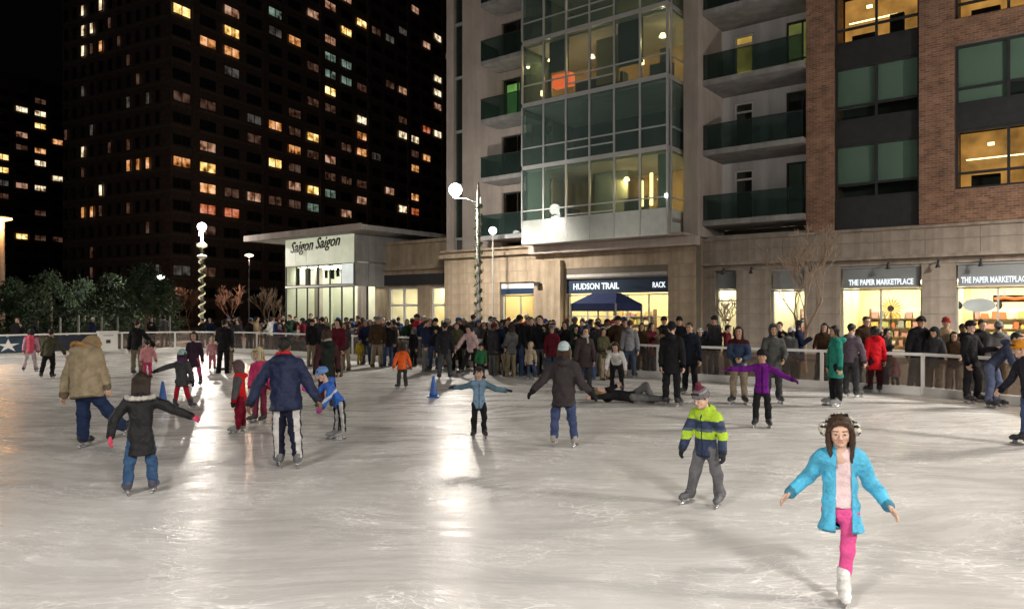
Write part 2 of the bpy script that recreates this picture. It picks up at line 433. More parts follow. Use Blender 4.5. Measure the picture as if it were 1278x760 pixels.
def glazing(s0, s1, t, z0, z1, cols, transom=None, frame=M['alu'], glass=M['shop_glass'], fw=.06, name='shop_window'):
    """frame with mullions, every pane its own child"""
    root = MB()
    root.box(s0, s0+fw, t-.05, t+.05, z0, z1); root.box(s1-fw, s1, t-.05, t+.05, z0, z1)
    root.box(s0+fw, s1-fw, t-.05, t+.05, z1-fw, z1); root.box(s0+fw, s1-fw, t-.05, t+.05, z0, z0+fw)
    xs = [s0+(s1-s0)*i/cols for i in range(cols+1)]
    for x in xs[1:-1]: root.box(x-fw/2, x+fw/2, t-.048, t+.048, z0+fw, z1-fw)
    for z in (transom or []): 
        for i in range(cols): root.box(xs[i]+fw*.5, xs[i+1]-fw*.5, t-.044, t+.044, z-fw/2, z+fw/2)
    fr = root.build(name, frame, bld)
    zs = [z0]+list(transom or [])+[z1]
    for i in range(cols):
        for j in range(len(zs)-1):
            MB().box(xs[i]+fw/2, xs[i+1]-fw/2, t-.006, t+.006, zs[j]+fw/2, zs[j+1]-fw/2).build('pane', glass, fr)
    return fr
# bank-blue outdoor shop behind the canopy
shop('outdoor_shop', w2[0]-.5, w2[1]+.5, TL+.6, TL+5, h2+.3, M['shop_wall'], M['lum_warm'], 4)
glazing(w2[0], w2[1], TL+.3, 0, z_at(770, 367, TL), 5, [z_at(770,395,TL)])
sz0, sz1 = z_at(770, 366, TL), z_at(770, 352, TL)
fas = part('sign_fascia', M['sign_blue'], (w2[0]+.02, w2[1]-.02, TL+.12, TL+.25, sz0+.02, sz1+.25))
part('soffit_trim', M['white_paint'], (w2[0]+.05, w2[1]-.05, TL+.0, TL+.11, sz1+.27, sz1+.42))
zc = (sz0+sz1)/2+.08
text_obj('lettering', 'HUDSON TRAIL', .42, M['letter_white'], bld, ((s_at(712,TL)+s_at(773,TL))/2, TL+.1, zc), (R(90),0,0), 0, .012, .01, s_at(771,TL)-s_at(714,TL))
text_obj('lettering', 'RACK', .36, M['letter_white'], bld, (s_at(821,TL), TL+.1, zc), (R(90),0,0), 0, .004, .01, s_at(829,TL)-s_at(813,TL))
# small window left of it
shop('corner_shop', w1[0]-.3, w1[1]+.3, TL+.6, TL+3.4, h1+.1, M['shop_wall'], M['lum_warm'], 1)
glazing(w1[0], w1[1], TL+.3, 0, z_at(646, 368, TL), 2)
part('awning_band', M['sign_blue'], (w1[0]+.02, w1[1]-.02, TL+.1, TL+.25, z_at(646,367,TL), z_at(646,360,TL)))
part('valance', M['pale_wall'], (w1[0]+.02, w1[1]-.02, TL+.1, TL+.25, z_at(646,360,TL)+.004, h1-.01))

# ---- right stone base with shopfronts
TR = 11.2
rb0, rb1 = sB+.002, 19.0
hd = 3.75                                              # head of the openings
ops = [(s_at(893,TR), s_at(919,TR)), (s_at(962,TR), s_at(1004,TR)), (s_at(1049,TR), s_at(1150,TR)), (s_at(1193,TR), s_at(1300,TR)), (10.4, 13.4)]
edges = [rb0]+[v for o_ in ops for v in o_]+[rb1]
bx = []
for i in range(0, len(edges), 2): bx.append((edges[i], edges[i+1], TR, TR+.5, 0, hd))
bx.append((rb0, rb1, TR, TR+.5, hd+.002, 5.2))
part('stone_backing', M['joint'], *bx)
for i in range(0, len(edges), 2): clad(edges[i], edges[i+1], TR-.002, 0, hd, M['stone_grey'], 1.1, .62)
clad(rb0, rb1, TR-.002, hd, 4.1, M['stone_grey'], 2.0, .35)
clad(rb0, rb1, TR-.002, 4.1, 5.2, M['stone_grey'], 1.7, .55)
part('cornice', M['stone_grey'], (rb0, rb1, TR-.30, TR-.036, 3.98, 4.10))
part('cornice', M['stone_grey'], (rb0, rb1, TR-.12, TR-.036, 5.08, 5.2))
for x in (893+12, 940, 1015, 1110, 1172, 1225):
    s = s_at(x, TR); MB().tube([(s, TR-.04, 3.8), (s, TR-.25, 3.85), (s, TR-.3, 3.72)], .03).lathe([(.03,0),(.08,-.12),(.08,-.16)], (s, TR-.3, 3.74), 10).build('sconce', M['dark_metal'], bld)
# door
d0, d1 = ops[0]
shop('stair_lobby', d0-.2, d1+.4, TR+.6, TR+3, 3.3, M['shop_white'], M['lum_white'], 1)
glazing(d0, d1, TR+.25, 0, 2.95, 1, [2.45], M['alu'], name='lobby_door')
part('door_handle', M['dark_metal'], (d1-.2, d1-.16, TR+.12, TR+.19, .9, 1.3))
part('door_notice', M['sign_blue'], (d0+.25, d0+.62, TR+.16, TR+.18, 1.55, 1.65))
part('transom_panel', M['teal_sign'], (d0+.01, d1-.01, TR+.2, TR+.3, 2.96, hd-.01))
# paper shop in two fronts
for j, (a, b) in enumerate(ops[1:]):
    cols = (1, 2, 2, 2)[j]
    wallm = (M['shop_white'], M['shop_wall'], M['shop_wall'], M['shop_wall'])[j]
    shop('paper_shop', a-.15, b+.15, TR+.6, TR+4.5, 3.2, wallm, (M['lum_white'], M['lum_warm'])[min(1, j)], 3)
    zg = z_at((1005+962)/2 if j == 0 else 1100, 360 if j else 362, TR)
    glazing(a, b, TR+.25, .45, zg, cols)
    part('stall_riser', M['stone_grey'], (a+.01, b-.01, TR+.15, TR+.4, 0, .448))
    part('sign_board', M['teal_sign'], (a+.05, b-.05, TR+.12, TR+.3, zg+.02, hd-.05))
    part('sign_frame', M['alu'], (a, b, TR+.05, TR+.115, hd-.07, hd-.01), (a, b, TR+.05, TR+.115, zg+.01, zg+.07))
    mid = (a+b)/2
    if j == 0: pass
    elif j < 3: text_obj('lettering', 'THE PAPER MARKETPLACE', .3, M['letter_white'], bld, (mid-(.0 if j == 1 else .1), TR+.1, zg+.24), (R(90),0,0), 0, .01, .01, (b-a)*.80)
part('party_wall', M['joint'], (rb0, rb0+.1, TR+.5, TR+5, 0, 5.2))

# ---- upper floors, left stucco strip with balconies
TU = 11.2
uL, uR = s_at(577, TU), s_at(652, TU)
slot0 = s_at(566, TU)
dL = s_at(626, TU)
part('stucco_wall', M['stucco'], (uL, dL, TU, TU+.4, zb+.13, ZT))
part('end_pier', M['stucco'], (slot0-.55, slot0, TU, TU+.4, zb+.13, ZT), (slot0-.55, slot0-.2, TU+.402, 20, zb+.13, ZT))
part('dark_slot', M['dark_room'], (slot0, uL, TU+.3, TU+.4, zb+.13, ZT))
for k in range(NF):
    z = fl(k)
    part('slot_transom', M['alu'], (slot0, uL, TU+.12, TU+.28, z+.1, z+.24))
    MB().box(slot0+.02, uL-.02, TU+.2, TU+.22, z+.26, z+FP+.08).build('pane', M['glass'], bld)
    # balcony
    b0, b1 = s_at(600, 9.7), s_at(653, 9.7)-.02
    root = part('balcony_slab', M['slab'], (b0, b1, 9.7, TU-.002, z-.22, z))
    MB().box(b0, b1, 9.7, 9.715, z+.02, z+1.05).build('glass_rail', M['rail_glass'], root)
    MB().box(b0, b0+.015, 9.717, TU-.01, z+.02, z+1.05).build('glass_rail', M['rail_glass'], root)
    MB().box(b0-.01, b1, 9.69, 9.73, z+1.06, z+1.1).build('handrail', M['dark_metal'], root)
    # wall and door behind
    part('wall_header', M['stucco'], (dL+.002, uR+.6, TU, TU+.4, z+2.45, z+FP-.24))
    g = glazing(dL+.02, uR+.5, TU+.2, z+.02, z+2.44, 2, None, M['dark_metal'], M['glass'], name='balcony_door')
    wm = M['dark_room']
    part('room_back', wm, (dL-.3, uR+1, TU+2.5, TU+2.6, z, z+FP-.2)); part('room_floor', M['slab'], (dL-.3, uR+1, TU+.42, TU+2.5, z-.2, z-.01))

# ---- glass bay
TB = 9.0
g0, g1 = s_at(652, TB), s_at(833, TB)
part('bay_soffit', M['stucco'], (g0+.3, g1+.6, TB+.25, TU, zb+.002, zb+.12))
part('bay_beam', M['stucco'], (s_at(668,TL), g1+.9, TL-.6, TL-.04, 4.86, 5.248))
cols = 6
xs = [g0+(g1-g0)*i/cols for i in range(cols+1)]
M['bay_wall_a'] = noise_mat('ochre_room_wall', (.62,.42,.20), .2, .7, .8, 0)
M['bay_wall_b'] = noise_mat('sage_room_wall', (.34,.38,.30), .15, .8, .8, 0)
M['curtain'] = noise_mat('dark_curtain', (.06,.055,.05), .2, 3, .9, 0)
for k in range(NF):
    z = fl(k); z0 = z+.42; z1 = z+FP-.12
    part('slab_edge', M['alu'], (g0, g1, TB-.03, TB+.3, z-.10, z+.10))
    part('floor_slab', M['slab'], (g0+.05, g1-.05, TB+.302, TB+5, z-.10, z+.06))
    bf = MB()
    for i, x in enumerate(xs): bf.box(x-.04, x+.04, TB-.06, TB+.06, z+.102, z+FP-.102)
    low = z+.95
    for i in range(cols):
        bf.box(xs[i]+.042, xs[i+1]-.042, TB-.04, TB+.04, low-.03, low+.03)
        if i in (2, 3): bf.box(xs[i]+.042, xs[i+1]-.042, TB-.04, TB+.04, low-.40, low-.34)
    fr = bf.build('bay_window', M['alu'], bld)
    for i in range(cols):
        MB().box(xs[i]+.042, xs[i+1]-.042, TB-.008, TB+.008, low+.032, z+FP-.105).build('pane', M['bay_glass'], fr)
        MB().box(xs[i]+.042, xs[i+1]-.042, TB-.008, TB+.008, z+.105, low-.032).build('pane', M['bay_glass'], fr)
    # right return of the bay
    rf = MB().box(g1-.04, g1+.04, TB+.3, TB+.38, z, z+FP).box(g1-.04, g1+.04, TU-.5, TU-.42, z, z+FP).box(g1-.03, g1+.03, TB+.382, TU-.502, z-.1, z+.1)
    rf.box(g1-.03, g1+.03, TB+.382, TU-.502, low-.03, low+.03)
    r_ = rf.build('bay_return', M['alu'], bld)
    MB().box(g1-.008, g1+.008, TB+.38, TU-.5, z+.1, z+FP-.1).build('pane', M['bay_glass'], r_)
    lf = MB().box(g0-.03, g0+.03, TB+.302, TU-.01, z-.1, z+.1); l_ = lf.build('bay_return', M['alu'], bld)
    MB().box(g0-.008, g0+.008, TB+.3, TU-.02, z+.1, z+FP-.1).build('pane', M['bay_glass'], l_)
    wall = M['bay_wall_a'] if k in (0, 2) else M['bay_wall_b'] if k == 3 else M['dark_room']
    part('room_back', wall, (g0, g1+.3, TB+4.6, TB+4.7, z+.062, z+FP-.1)); part('room_side', wall, (g0-.1, g0-.02, TU+.45, TB+4.6, z+.062, z+FP-.1)); part('room_side', wall, (g1+.1, g1+.2, TU+.45, TB+4.6, z+.062, z+FP-.1))
    part('ceiling', M['pale_wall'], (g0+.05, g1-.05, TB+.31, TB+4.6, z+FP-.16, z+FP-.104))
# white spandrel of the lowest bay storey
for i in range(cols):
    part('spandrel_panel', M['spandrel'], (xs[i]+.02, xs[i+1]-.02, TB-.035, TB+.25, zb+.02, FL0+.48))
for x in xs: part('spandrel_mullion', M['alu'], (x-.018, x+.018, TB-.05, TB+.24, zb+.02, FL0+.48))
part('spandrel_panel', M['spandrel'], (g1-.03, g1+.03, TB+.26, TU-.3, zb+.02, FL0+.46))
part('room_back', M['dark_room'], (g0, g1, TU, TU+.05, zb+.15, FL0-.12))

# room lamps and furnishings in the lit storeys
M['lamp_warm'] = emit_mat('warm_lamp_shade', (1,.66,.28), 7)
M['lamp_gold'] = emit_mat('gold_christmas_lights', (1,.75,.25), 5)
M['lamp_red'] = emit_mat('red_lamp_shade', (1,.13,.03), 1.6)
M['lamp_green'] = emit_mat('green_lit_blind', (.45,.9,.22), .5, .4)
def room_lamp(s, t, z, r, mat, power, col):
    e = MB().lathe([(r*.55,.0),(r,-.9*r),(r*1.05,-1.0*r)], (s,t,z), 12).build('room_lamp', mat, bld)
    if power: lamp_light('room_light', (s, t, z-1.15*r), power, col, bld, .08)
WARM = (1,.62,.26)
z = fl(0)
room_lamp(xs[3]+.6, TB+2.4, z+2.5, .16, M['lamp_warm'], 160, WARM)
room_lamp(xs[5]-.1, TB+2.2, z+2.3, .16, M['lamp_warm'], 110, WARM)
part('gold_lights', M['lamp_gold'], (xs[4]+.95, xs[4]+1.05, TB+.7, TB+.8, z+.75, z+1.9), (xs[5]+.10, xs[5]+.22, TB+.7, TB+.8, z+.75, z+2.2))
part('curtain', M['bay_wall_b'], (xs[0]+.05, xs[1]+.1, TB+.3, TB+.4, z+.1, z+FP-.2)); part('curtain', M['bay_wall_b'], (xs[5]+.7, xs[6]-.05, TB+.3, TB+.4, z+.1, z+FP-.2))
part('partition', M['bay_wall_b'], (xs[2], xs[3]+.5, TB+2.6, TB+2.75, z+.07, z+FP-.2))
part('sofa', M['curtain'], (xs[1]+.2, xs[2]-.2, TB+.8, TB+1.5, z+.07, z+1.0), (xs[4], xs[5]-.4, TB+.9, TB+1.6, z+.07, z+1.2))
z = fl(2)
room_lamp(xs[5]+.3, TB+1.6, z+2.5, .17, M['lamp_warm'], 160, (1,.72,.35))
room_lamp(xs[2]+.5, TB+1.5, z+2.3, .15, M['lamp_warm'], 130, WARM)
room_lamp(xs[0]+.7, TB+1.4, z+2.6, .13, M['lamp_warm'], 90, WARM)
part('red_shade', M['lamp_red'], (xs[1]+.15, xs[2]-.1, TB+.5, TB+.9, z+.75, z+1.35))
part('curtain', M['curtain'], (xs[1]+.15, xs[2]-.05, TB+.25, TB+.33, z+1.4, z+FP-.2)); part('curtain', M['curtain'], (xs[4]+.05, xs[5]-.02, TB+.25, TB+.33, z+.9, z+FP-.2))
part('screen', M['bay_wall_a'], (xs[3]+.05, xs[4]-.05, TB+.5, TB+.58, z+.4, z+2.5))
part('cabinet', M['curtain'], (xs[2], xs[4], TB+.8, TB+1.3, z+.07, z+.9), (xs[5]+.1, xs[6]-.2, TB+.7, TB+1.1, z+.07, z+.85))
part('table_lamp', M['lamp_warm'], (xs[4]+.9, xs[4]+1.05, TB+.7, TB+.85, z+.98, z+1.2), (xs[0]+.75, xs[0]+.88, TB+.5, TB+.62, z+.5, z+.75))
part('plant_pot', M['bark'], (xs[5]+.55, xs[5]+.9, TB+.8, TB+1.1, z+.86, z+1.5))
z = fl(3); room_lamp(xs[3], TB+2.2, z+2.5, .16, M['lamp_warm'], 45, WARM)
z = fl(2); part('lit_blind', M['lamp_green'], (s_at(633, TU+.3), s_at(648, TU+.3), TU+.3, TU+.32, z+.15, z+2.2))
# spot lamp on the spandrel's right edge
part('spot_fitting', emit_mat('small_white_spot', (1,.97,.9), 6), (g1-.05, g1+.05, TB-.16, TB-.07, FL0+.9, FL0+1.05))

# ---- column right of the bay
c0, c1 = s_at(853, TU-1.0), s_at(871, TU-1.0)
part('stone_column', M['stucco'], (c0, c1, TU-1.0, TU+2, 5.26, ZT))
# ---- balcony recess
TC, TBK = 11.05, 13.0
r0, r1 = c1, s_at(1006, TC)
part('base_roof', M['slab'], (r0+.005, r1, TU+.002, TBK, 5.21, 5.3))
M['balc_lit'] = emit_mat('amber_lit_door', (1,.55,.12), .75, .5)
M['yg_lit'] = emit_mat('yellow_green_lit_blind', (.75,.72,.2), .22, .5)
for k in range(NF):
    z = fl(k)
    dr0, dr1 = r0+.55, r0+1.45; wn0, wn1 = r0+2.9, r1-.05
    part('pale_wall', M['pale_wall'], (r0, dr0, TBK, TBK+.2, z, z+FP-.24), (dr1, wn0, TBK, TBK+.2, z, z+FP-.24), (dr0, dr1, TBK, TBK+.2, z+2.5, z+FP-.24), (wn0, wn1, TBK, TBK+.2, z+2.55, z+FP-.24))
    glazing(dr0+.005, dr1-.005, TBK+.1, z+.02, z+2.49, 1, [z+2.05], M['white_paint'], M['glass'], .09, 'balcony_door')
    glazing(wn0+.005, wn1-.005, TBK+.1, z+.02, z+2.54, 2, [z+.9], M['dark_metal'], M['glass'], .06, 'balcony_window')
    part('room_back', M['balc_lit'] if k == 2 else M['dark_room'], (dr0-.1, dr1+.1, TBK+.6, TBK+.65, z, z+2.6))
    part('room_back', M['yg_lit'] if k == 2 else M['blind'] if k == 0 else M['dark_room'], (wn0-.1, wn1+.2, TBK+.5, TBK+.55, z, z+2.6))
    sl = part('balcony_slab', M['slab'], (r0+.002, r1-.002, TC-.35, TBK+.2, z-.23, z-.001))
    MB().box(r0+.03, r1-.03, TC-.33, TC-.315, z+.02, z+1.06).build('glass_rail', M['rail_glass'], sl)
    MB().box(r0+.03, r1-.03, TC-.345, TC-.30, z+1.062, z+1.1).build('handrail', M['dark_metal'], sl)
# ---- brick piers and window bays
TP = 11.0
p1 = (s_at(1006,TP), s_at(1040,TP)); p2 = (s_at(1147,TP), s_at(1191,TP)); p3 = (9.3, 10.4); p4 = (13.6, 14.8)
for p in (p1, p2, p3, p4): part('brick_pier', M['brick'], (p[0], p[1], TP, TP+1.6, 5.205, ZT))
bays = [(p1[1], p2[0]), (p2[1], p3[0]), (p3[1], p4[0]), (p4[1], 18.8)]
M['amber_room'] = emit_mat('amber_lit_room', (1,.42,.10), .62, .5)
TW = TP+.32
for j, (a, b) in enumerate(bays):
    wide = j > 0
    if not wide: part('dark_panel', M['dark_metal'], (a+.002, b-.002, TW-.1, TW+.3, 5.16, fl(0)+.45))
    else: part('brick_spandrel', M['brick'], (a+.002, b-.002, TP+.03, TP+.5, 5.205, fl(0)+.45))
    for k in range(NF):
        z = fl(k); wz0, wz1 = z+.46, z+2.62
        wf = glazing(a+.003, b-.003, TW, wz0, wz1, 2, [z+1.05], M['dark_metal'], M['glass'], .09, 'residential_window')
        sp_b = wide and k == 1
        part('brick_spandrel' if sp_b else 'dark_panel', M['brick'] if sp_b else M['dark_metal'], (a+.002, b-.002, (TP+.03) if sp_b else TW-.1, TW+.3, wz1+.002, fl(k+1)+.455))
        lit = (wide and k == 0) or (not wide and k == 2) or (wide and k == 2)
        if lit:
            part('room_back', M['amber_room'], (a, b, TW+1.6, TW+1.65, z, z+2.8))
            part('room_shelf', M['curtain'], (a+.4, a+1.3, TW+1.0, TW+1.3, z+.46, z+1.1), (b-1.2, b-.7, TW+.9, TW+1.1, z+.46, z+1.6))
            part('room_light', M['lamp_warm'], (a+.9, a+1.1, TW+1.2, TW+1.3, z+2.2, z+2.3), (a+.2, a+2.0, TW+1.4, TW+1.45, z+1.75, z+1.79))
        else:
            part('roller_blind', M['blind'], (a+.05, a+(b-a)*.5-.03, TW+.12, TW+.14, z+1.0-(.5 if wide else 0), wz1)); part('roller_blind', M['blind'], (a+(b-a)*.5+.03, b-.05, TW+.12, TW+.14, z+1.08, wz1))
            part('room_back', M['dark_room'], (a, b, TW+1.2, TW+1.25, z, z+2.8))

# ============================================================ LOW SHOP ROW and GLASS PAVILION
TS = 11.6
low = empty('low_shop_row', FW(0,0,0), ANG)
tag(low, 'single storey tan stone shop row with lit doors between pavilion and apartment block', 'building')
l0, l1 = s_at(468, TS), sA-.002
zt = z_at(510, 302, TS)
o0 = (s_at(484,TS), s_at(521,TS)); o1 = (s_at(537,TS), s_at(556,TS))
zh = z_at(510, 358, TS)
part('stone_wall', M['stone'], (l0, o0[0], TS, TS+.4, 0, zt), (o0[1], o1[0], TS, TS+.4, 0, zt), (o1[1], l1, TS, TS+.4, 0, zt), (o0[0], o0[1], TS, TS+.4, zh, zt), (o1[0], o1[1], TS, TS+.4, zh, zt), parent=low)
part('ledge', M['stone'], (l0-.1, l1, TS-.25, TS-.002, z_at(510,337,TS), z_at(510,332,TS)), (l0-.1, l1, TS-.2, TS-.002, zt-.15, zt+.05), parent=low)
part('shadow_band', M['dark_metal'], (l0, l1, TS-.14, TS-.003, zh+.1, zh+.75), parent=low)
_b = bld; bld = low
for nm, o_ in (('lobby', o0), ('side_lobby', o1)):
    shop(nm, o_[0]-.2, o_[1]+.2, TS+.5, TS+4, zh+.1, M['shop_white'], M['lum_white'] if nm == 'lobby' else M['lum_warm'], 1)
    glazing(o_[0], o_[1], TS+.2, 0, zh, 2 if nm == 'lobby' else 1, [2.35], M['white_paint'], M['shop_glass'], .14, 'entrance_door')
part('roof', M['slab'], (l0, l1, TS+.402, TS+9, zt-.3, zt-.1))
bld = _b
pav = empty('glass_pavilion', FW(0,0,0), ANG)
tag(pav, 'glass fronted restaurant pavilion with flat overhanging roof and dark script sign', 'building')
TV = 9.2
v0, v1 = s_at(357, TV), s_at(442, TV)
vz = z_at(440, 292, TV); vm = z_at(440, 328, TV); vl = z_at(440, 357, TV)
_b = bld; bld = pav
nc = 6
glazing(v0, v1, TV, 0, vl, nc, None, M['dark_metal'], M['shop_glass'], .05, 'lower_glazing')
glazing(v0, v1, TV, vl+.12, vm, nc, None, M['dark_metal'], M['shop_glass'], .05, 'clerestory')
part('floor_beam', M['white_paint'], (v0, v1, TV-.08, TV+.1, vl+.002, vl+.118))
px_ = [v0+(v1-v0)*i/nc for i in range(nc+1)]
M['sign_panel'] = emit_mat('backlit_sign_panel', (.93,.93,.68), .46, .12); M['sign_white'] = emit_mat('backlit_white_panel', (.95,1,.92), .62, .1)
for i in range(nc): part('sign_panel', M['sign_panel'], (px_[i]+.02, px_[i+1]-.02, TV-.06, TV+.1, vm+.03, vz))
part('white_panel', M['sign_white'], (px_[5]+.03, v1-.02, TV-.05, TV-.052+.04, vl+.15, vm-.03))
text_obj('lettering', 'Saigon Saigon', .98, M['letter_dark'], pav, ((v0+v1)/2-.3, TV-.14, (vm+vz)/2+.42), (R(90),R(-3),0), .45, .012, .02, (v1-v0)*.74)
for i, (a, b, c, d) in enumerate(((.45,.7,0,1),(1.5,2.1,0,1),(2.9,3.05,0,1),(3.9,4.2,.35,.8),(4.5,5.0,.3,.85),(5.3,5.6,.4,.9),(6.4,6.9,.35,.85))):
    sc_ = (v1-v0)/8.2; part('hanging_panel', M['curtain'], (v0+a*sc_, v0+b*sc_, TV+.6, TV+.66, vl+.2+(vm-vl-.3)*c, vl+.2+(vm-vl-.3)*d))
pw1 = s_at(468, TV+1.5)
part('side_return', M['slab'], (v1+.002, v1+.12, TV, TV+5, vl, vz)); glazing(v1+.15, pw1, TV+.9, 0, vl, 2, None, M['dark_metal'], M['shop_glass'], .06, 'side_glazing')
part('side_block', M['slab'], (v1+.122, pw1, TV+1.0, TV+5, vl+.01, vz-.002))
part('pavilion_back_wall', M['green_wall'], (v0, pw1, TV+3.9, TV+4.0, 0, vm)); part('pavilion_side_wall', M['green_wall'], (v0-.1, v0-.002, TV+.1, TV+3.9, 0, vz))
part('pavilion_ceiling', M['green_wall'], (v0, pw1, TV+.12, TV+6, vm+.01, vm+.1))
M['lum_green'] = emit_mat('pale_green_ceiling_panel', (1,.98,.80), 20)
for i in range(4):
    for tt in (1.0, 2.6):
        c = v0+(v1-v0)*(i+.5)/4; part('ceiling_light', M['lum_green'], (c-.5, c+.5, TV+tt, TV+tt+.5, vm-.07, vm-.02))
part('counter', M['warm_wall'], (v0+1, v1-2, TV+2.6, TV+3.2, 0, 1.1)); part('inner_column', M['stucco'], (v0+.9, v0+1.3, TV+1.6, TV+2, 0, vm)); part('inner_column', M['stucco'], (v1-1.6, v1-1.2, TV+1.6, TV+2, 0, vm))
rf = part('roof', M['slab'], (s_at(305, TV-1.3), s_at(443, TV-1.3)+.6, TV-1.3, TV+6, vz+.01, vz+.30))
part('roof_fascia', M['stucco'], (s_at(305, TV-1.3), s_at(443, TV-1.3)+.6, TV-1.36, TV-1.302, vz-.02, vz+.36))
bld = _b

# ============================================================ TOWERS
M['lit'] = {}
LC = {'y': ((1,.60,.15), 1.0), 'w': ((1,.82,.52), .8), 'o': ((1,.42,.12), .55), 'r': ((1,.22,.06), .36), 'p': ((1,.52,.30), .28), 't': ((.55,.8,.62), .16), 'd': ((1,.48,.28), .045), 'g': ((.8,.72,.6), .05)}
for k_, (c, s_) in LC.items(): M['lit'][k_] = emit_mat('lit_window_'+{'y':'yellow','w':'white','o':'orange','r':'red','p':'pink','t':'teal','d':'dim','g':'grey'}[k_], c, s_, .9)
M['dark_pane'] = noise_mat('dark_window', (.025,.028,.03), .2, 1, .15, 0)
M['tower_frame'] = noise_mat('tower_window_frame', (.07,.06,.055), .1, 2, .6, 0)
def win_mesh(w_, h_, mat, n=2):
    mb = MB(); f = .09
    mb.box(-w_/2, w_/2, -.12, .0, 0, f, 0); mb.box(-w_/2, w_/2, -.12, 0, h_-f, h_, 0)
    for i in range(n+1):
        x = -w_/2+(w_-f)*i/n; mb.box(x, x+f, -.12, 0, f, h_-f, 0)
    mb.quad((-w_/2+f,-.03,f), (w_/2-f,-.03,f), (w_/2-f,-.03,h_-f), (-w_/2+f,-.03,h_-f), 1)
    return mb.mesh('window', [M['tower_frame'], mat])
def px_on(face, x, y):
    C, d = face; k = (x-CX)/FPX
    t = (k*C.y-C.x)/(d.x-k*d.y); Y = C.y+d.y*t
    return t, CAMZ+(HY-y)/FPX*Y
def tower(name, label, C, dirR, lenR, dirL, lenL, top, faces):
    rz = math.atan2(dirR.y, dirR.x)
    root = empty(name, C, 0); tag(root, label, 'building')
    P = [Vector((0,0,0)), dirR*lenR, dirR*lenR+dirL*lenL, dirL*lenL]
    mb = MB(); n = len(P)
    for i in range(4):
        a, b = P[i], P[(i+1) % 4]; mb.quad((a.x,a.y,0), (b.x,b.y,0), (b.x,b.y,top), (a.x,a.y,top))
    mb.quad(*[(p.x,p.y,top) for p in P]); mb.build('wall', M['tower_brick'], root)
    for (d, L, p0, pitch, ww, wh, z0, fp, nfl, lits, npan) in faces:
        face = (C, d); rz_ = math.atan2(d.y, d.x) if d is dirR else math.atan2(-d.y, -d.x)
        cells = {}
        for (x, y, c) in lits:
            t, z_ = px_on(face, x, y); i = round((t-p0)/pitch); j = round((z_-z0)/fp)
            cells[(i, j)] = c
        nrm = Vector((d.y, -d.x, 0)) if d is dirR else Vector((-d.y, d.x, 0))
        cache = {}; darks = []; count = 0; wr_ = random.Random(5)
        order = sorted([(i, j) for i in range(int((L-p0-ww/2)/pitch)+1) for j in range(nfl)], key=lambda q: (q not in cells, q[1]*1.0+q[0]*.6))
        big = MB()
        for (i, j) in order:
            c = cells.get((i, j))
            if c is None and wr_.random() < .10: c = wr_.choice('dddg')
            pos = d*(p0+i*pitch)+nrm*.13
            if count < 145 or c:
                if c not in cache: cache[c] = win_mesh(ww, wh, M['lit'][c] if c else M['dark_pane'], npan)
                o = obj('window', cache[c], root, (pos.x, pos.y, z0+j*fp-wh/2), rz_); count += 1
            else:
                e = Vector((math.cos(rz_), math.sin(rz_), 0))*ww/2; a, b = pos-e, pos+e; z_ = z0+j*fp-wh/2
                big.quad((a.x,a.y,z_), (b.x,b.y,z_), (b.x,b.y,z_+wh), (a.x,a.y,z_+wh))
        if big.F:
            o = big.build('far_windows', M['dark_pane'], root); o['kind'] = 'stuff'
        pm = MB()
        if d is dirR:
            i = 0
            while p0+(i+.5)*pitch < L:
                if i % 3 == 0:
                    c_ = d*(p0+(i+.5)*pitch); e = d*.55; a, b = c_-e, c_+e; n_ = nrm*.45
                    pm.quad((a+n_), (b+n_), (b+n_)+Vector((0,0,top)), (a+n_)+Vector((0,0,top))); pm.quad(a, a+n_, a+n_+Vector((0,0,top)), a+Vector((0,0,top))); pm.quad(b+n_, b, b+Vector((0,0,top)), b+n_+Vector((0,0,top)))
                i += 1
            pm.build('brick_piers', M['tower_brick'], root)['kind'] = 'stuff'
        sl = MB()
        for j in range(nfl):
            z_ = z0+j*fp-wh/2-.45; a = nrm*.05; b = d*L+nrm*.05
            q = d*L
            sl.quad((a.x,a.y,z_), (b.x,b.y,z_), (b.x,b.y,z_+.25), (a.x,a.y,z_+.25))
        sl.build('floor_bands', M['joint'], root)['kind'] = 'stuff'
    return root
dR = Vector((.456,.890,0)).normalized(); dL_ = Vector((-.890,.456,0)).normalized()
Ct = at_depth(213, 388, 97); Ct.z = 0
litR = [(228,8,'y'),(290,5,'p'),(288,50,'y'),(257,63,'o'),(272,66,'o'),(290,72,'o'),(287,97,'g'),(312,150,'g'),(340,8,'t'),(388,7,'p'),(412,2,'p'),(432,8,'p'),(513,5,'p'),(453,36,'y'),(430,46,'y'),(364,58,'o'),(410,59,'p'),(410,77,'t'),(430,86,'t'),(388,87,'d'),(410,98,'t'),(431,105,'t'),(453,109,'d'),(410,118,'y'),(388,130,'d'),(451,151,'w'),(452,168,'o'),(387,171,'y'),(337,160,'o'),(363,187,'o'),(430,182,'d'),(452,187,'o'),(490,53,'g'),(505,43,'g'),(527,49,'p'),(551,49,'w'),(540,92,'w'),(551,115,'w'),(549,130,'p'),(489,108,'d'),(504,114,'p'),(525,152,'r'),(506,167,'w'),(519,171,'w'),(550,165,'w'),(226,206,'o'),(258,210,'y'),(258,235,'o'),(287,238,'d'),(310,244,'p'),(288,263,'r'),(260,262,'r'),(362,233,'p'),(385,236,'y'),(413,240,'t'),(385,257,'t'),(362,252,'d'),(337,252,'d'),(337,205,'y'),(430,264,'p'),(451,247,'p'),(488,235,'p'),(505,257,'w'),(518,242,'o'),(524,260,'r'),(452,232,'d'),(386,190,'d'),(245,187,'p'),(515,212,'o'),(470,190,'g'),(533,205,'o'),(360,210,'d'),(410,200,'p'),(408,215,'d'),(430,230,'d')]
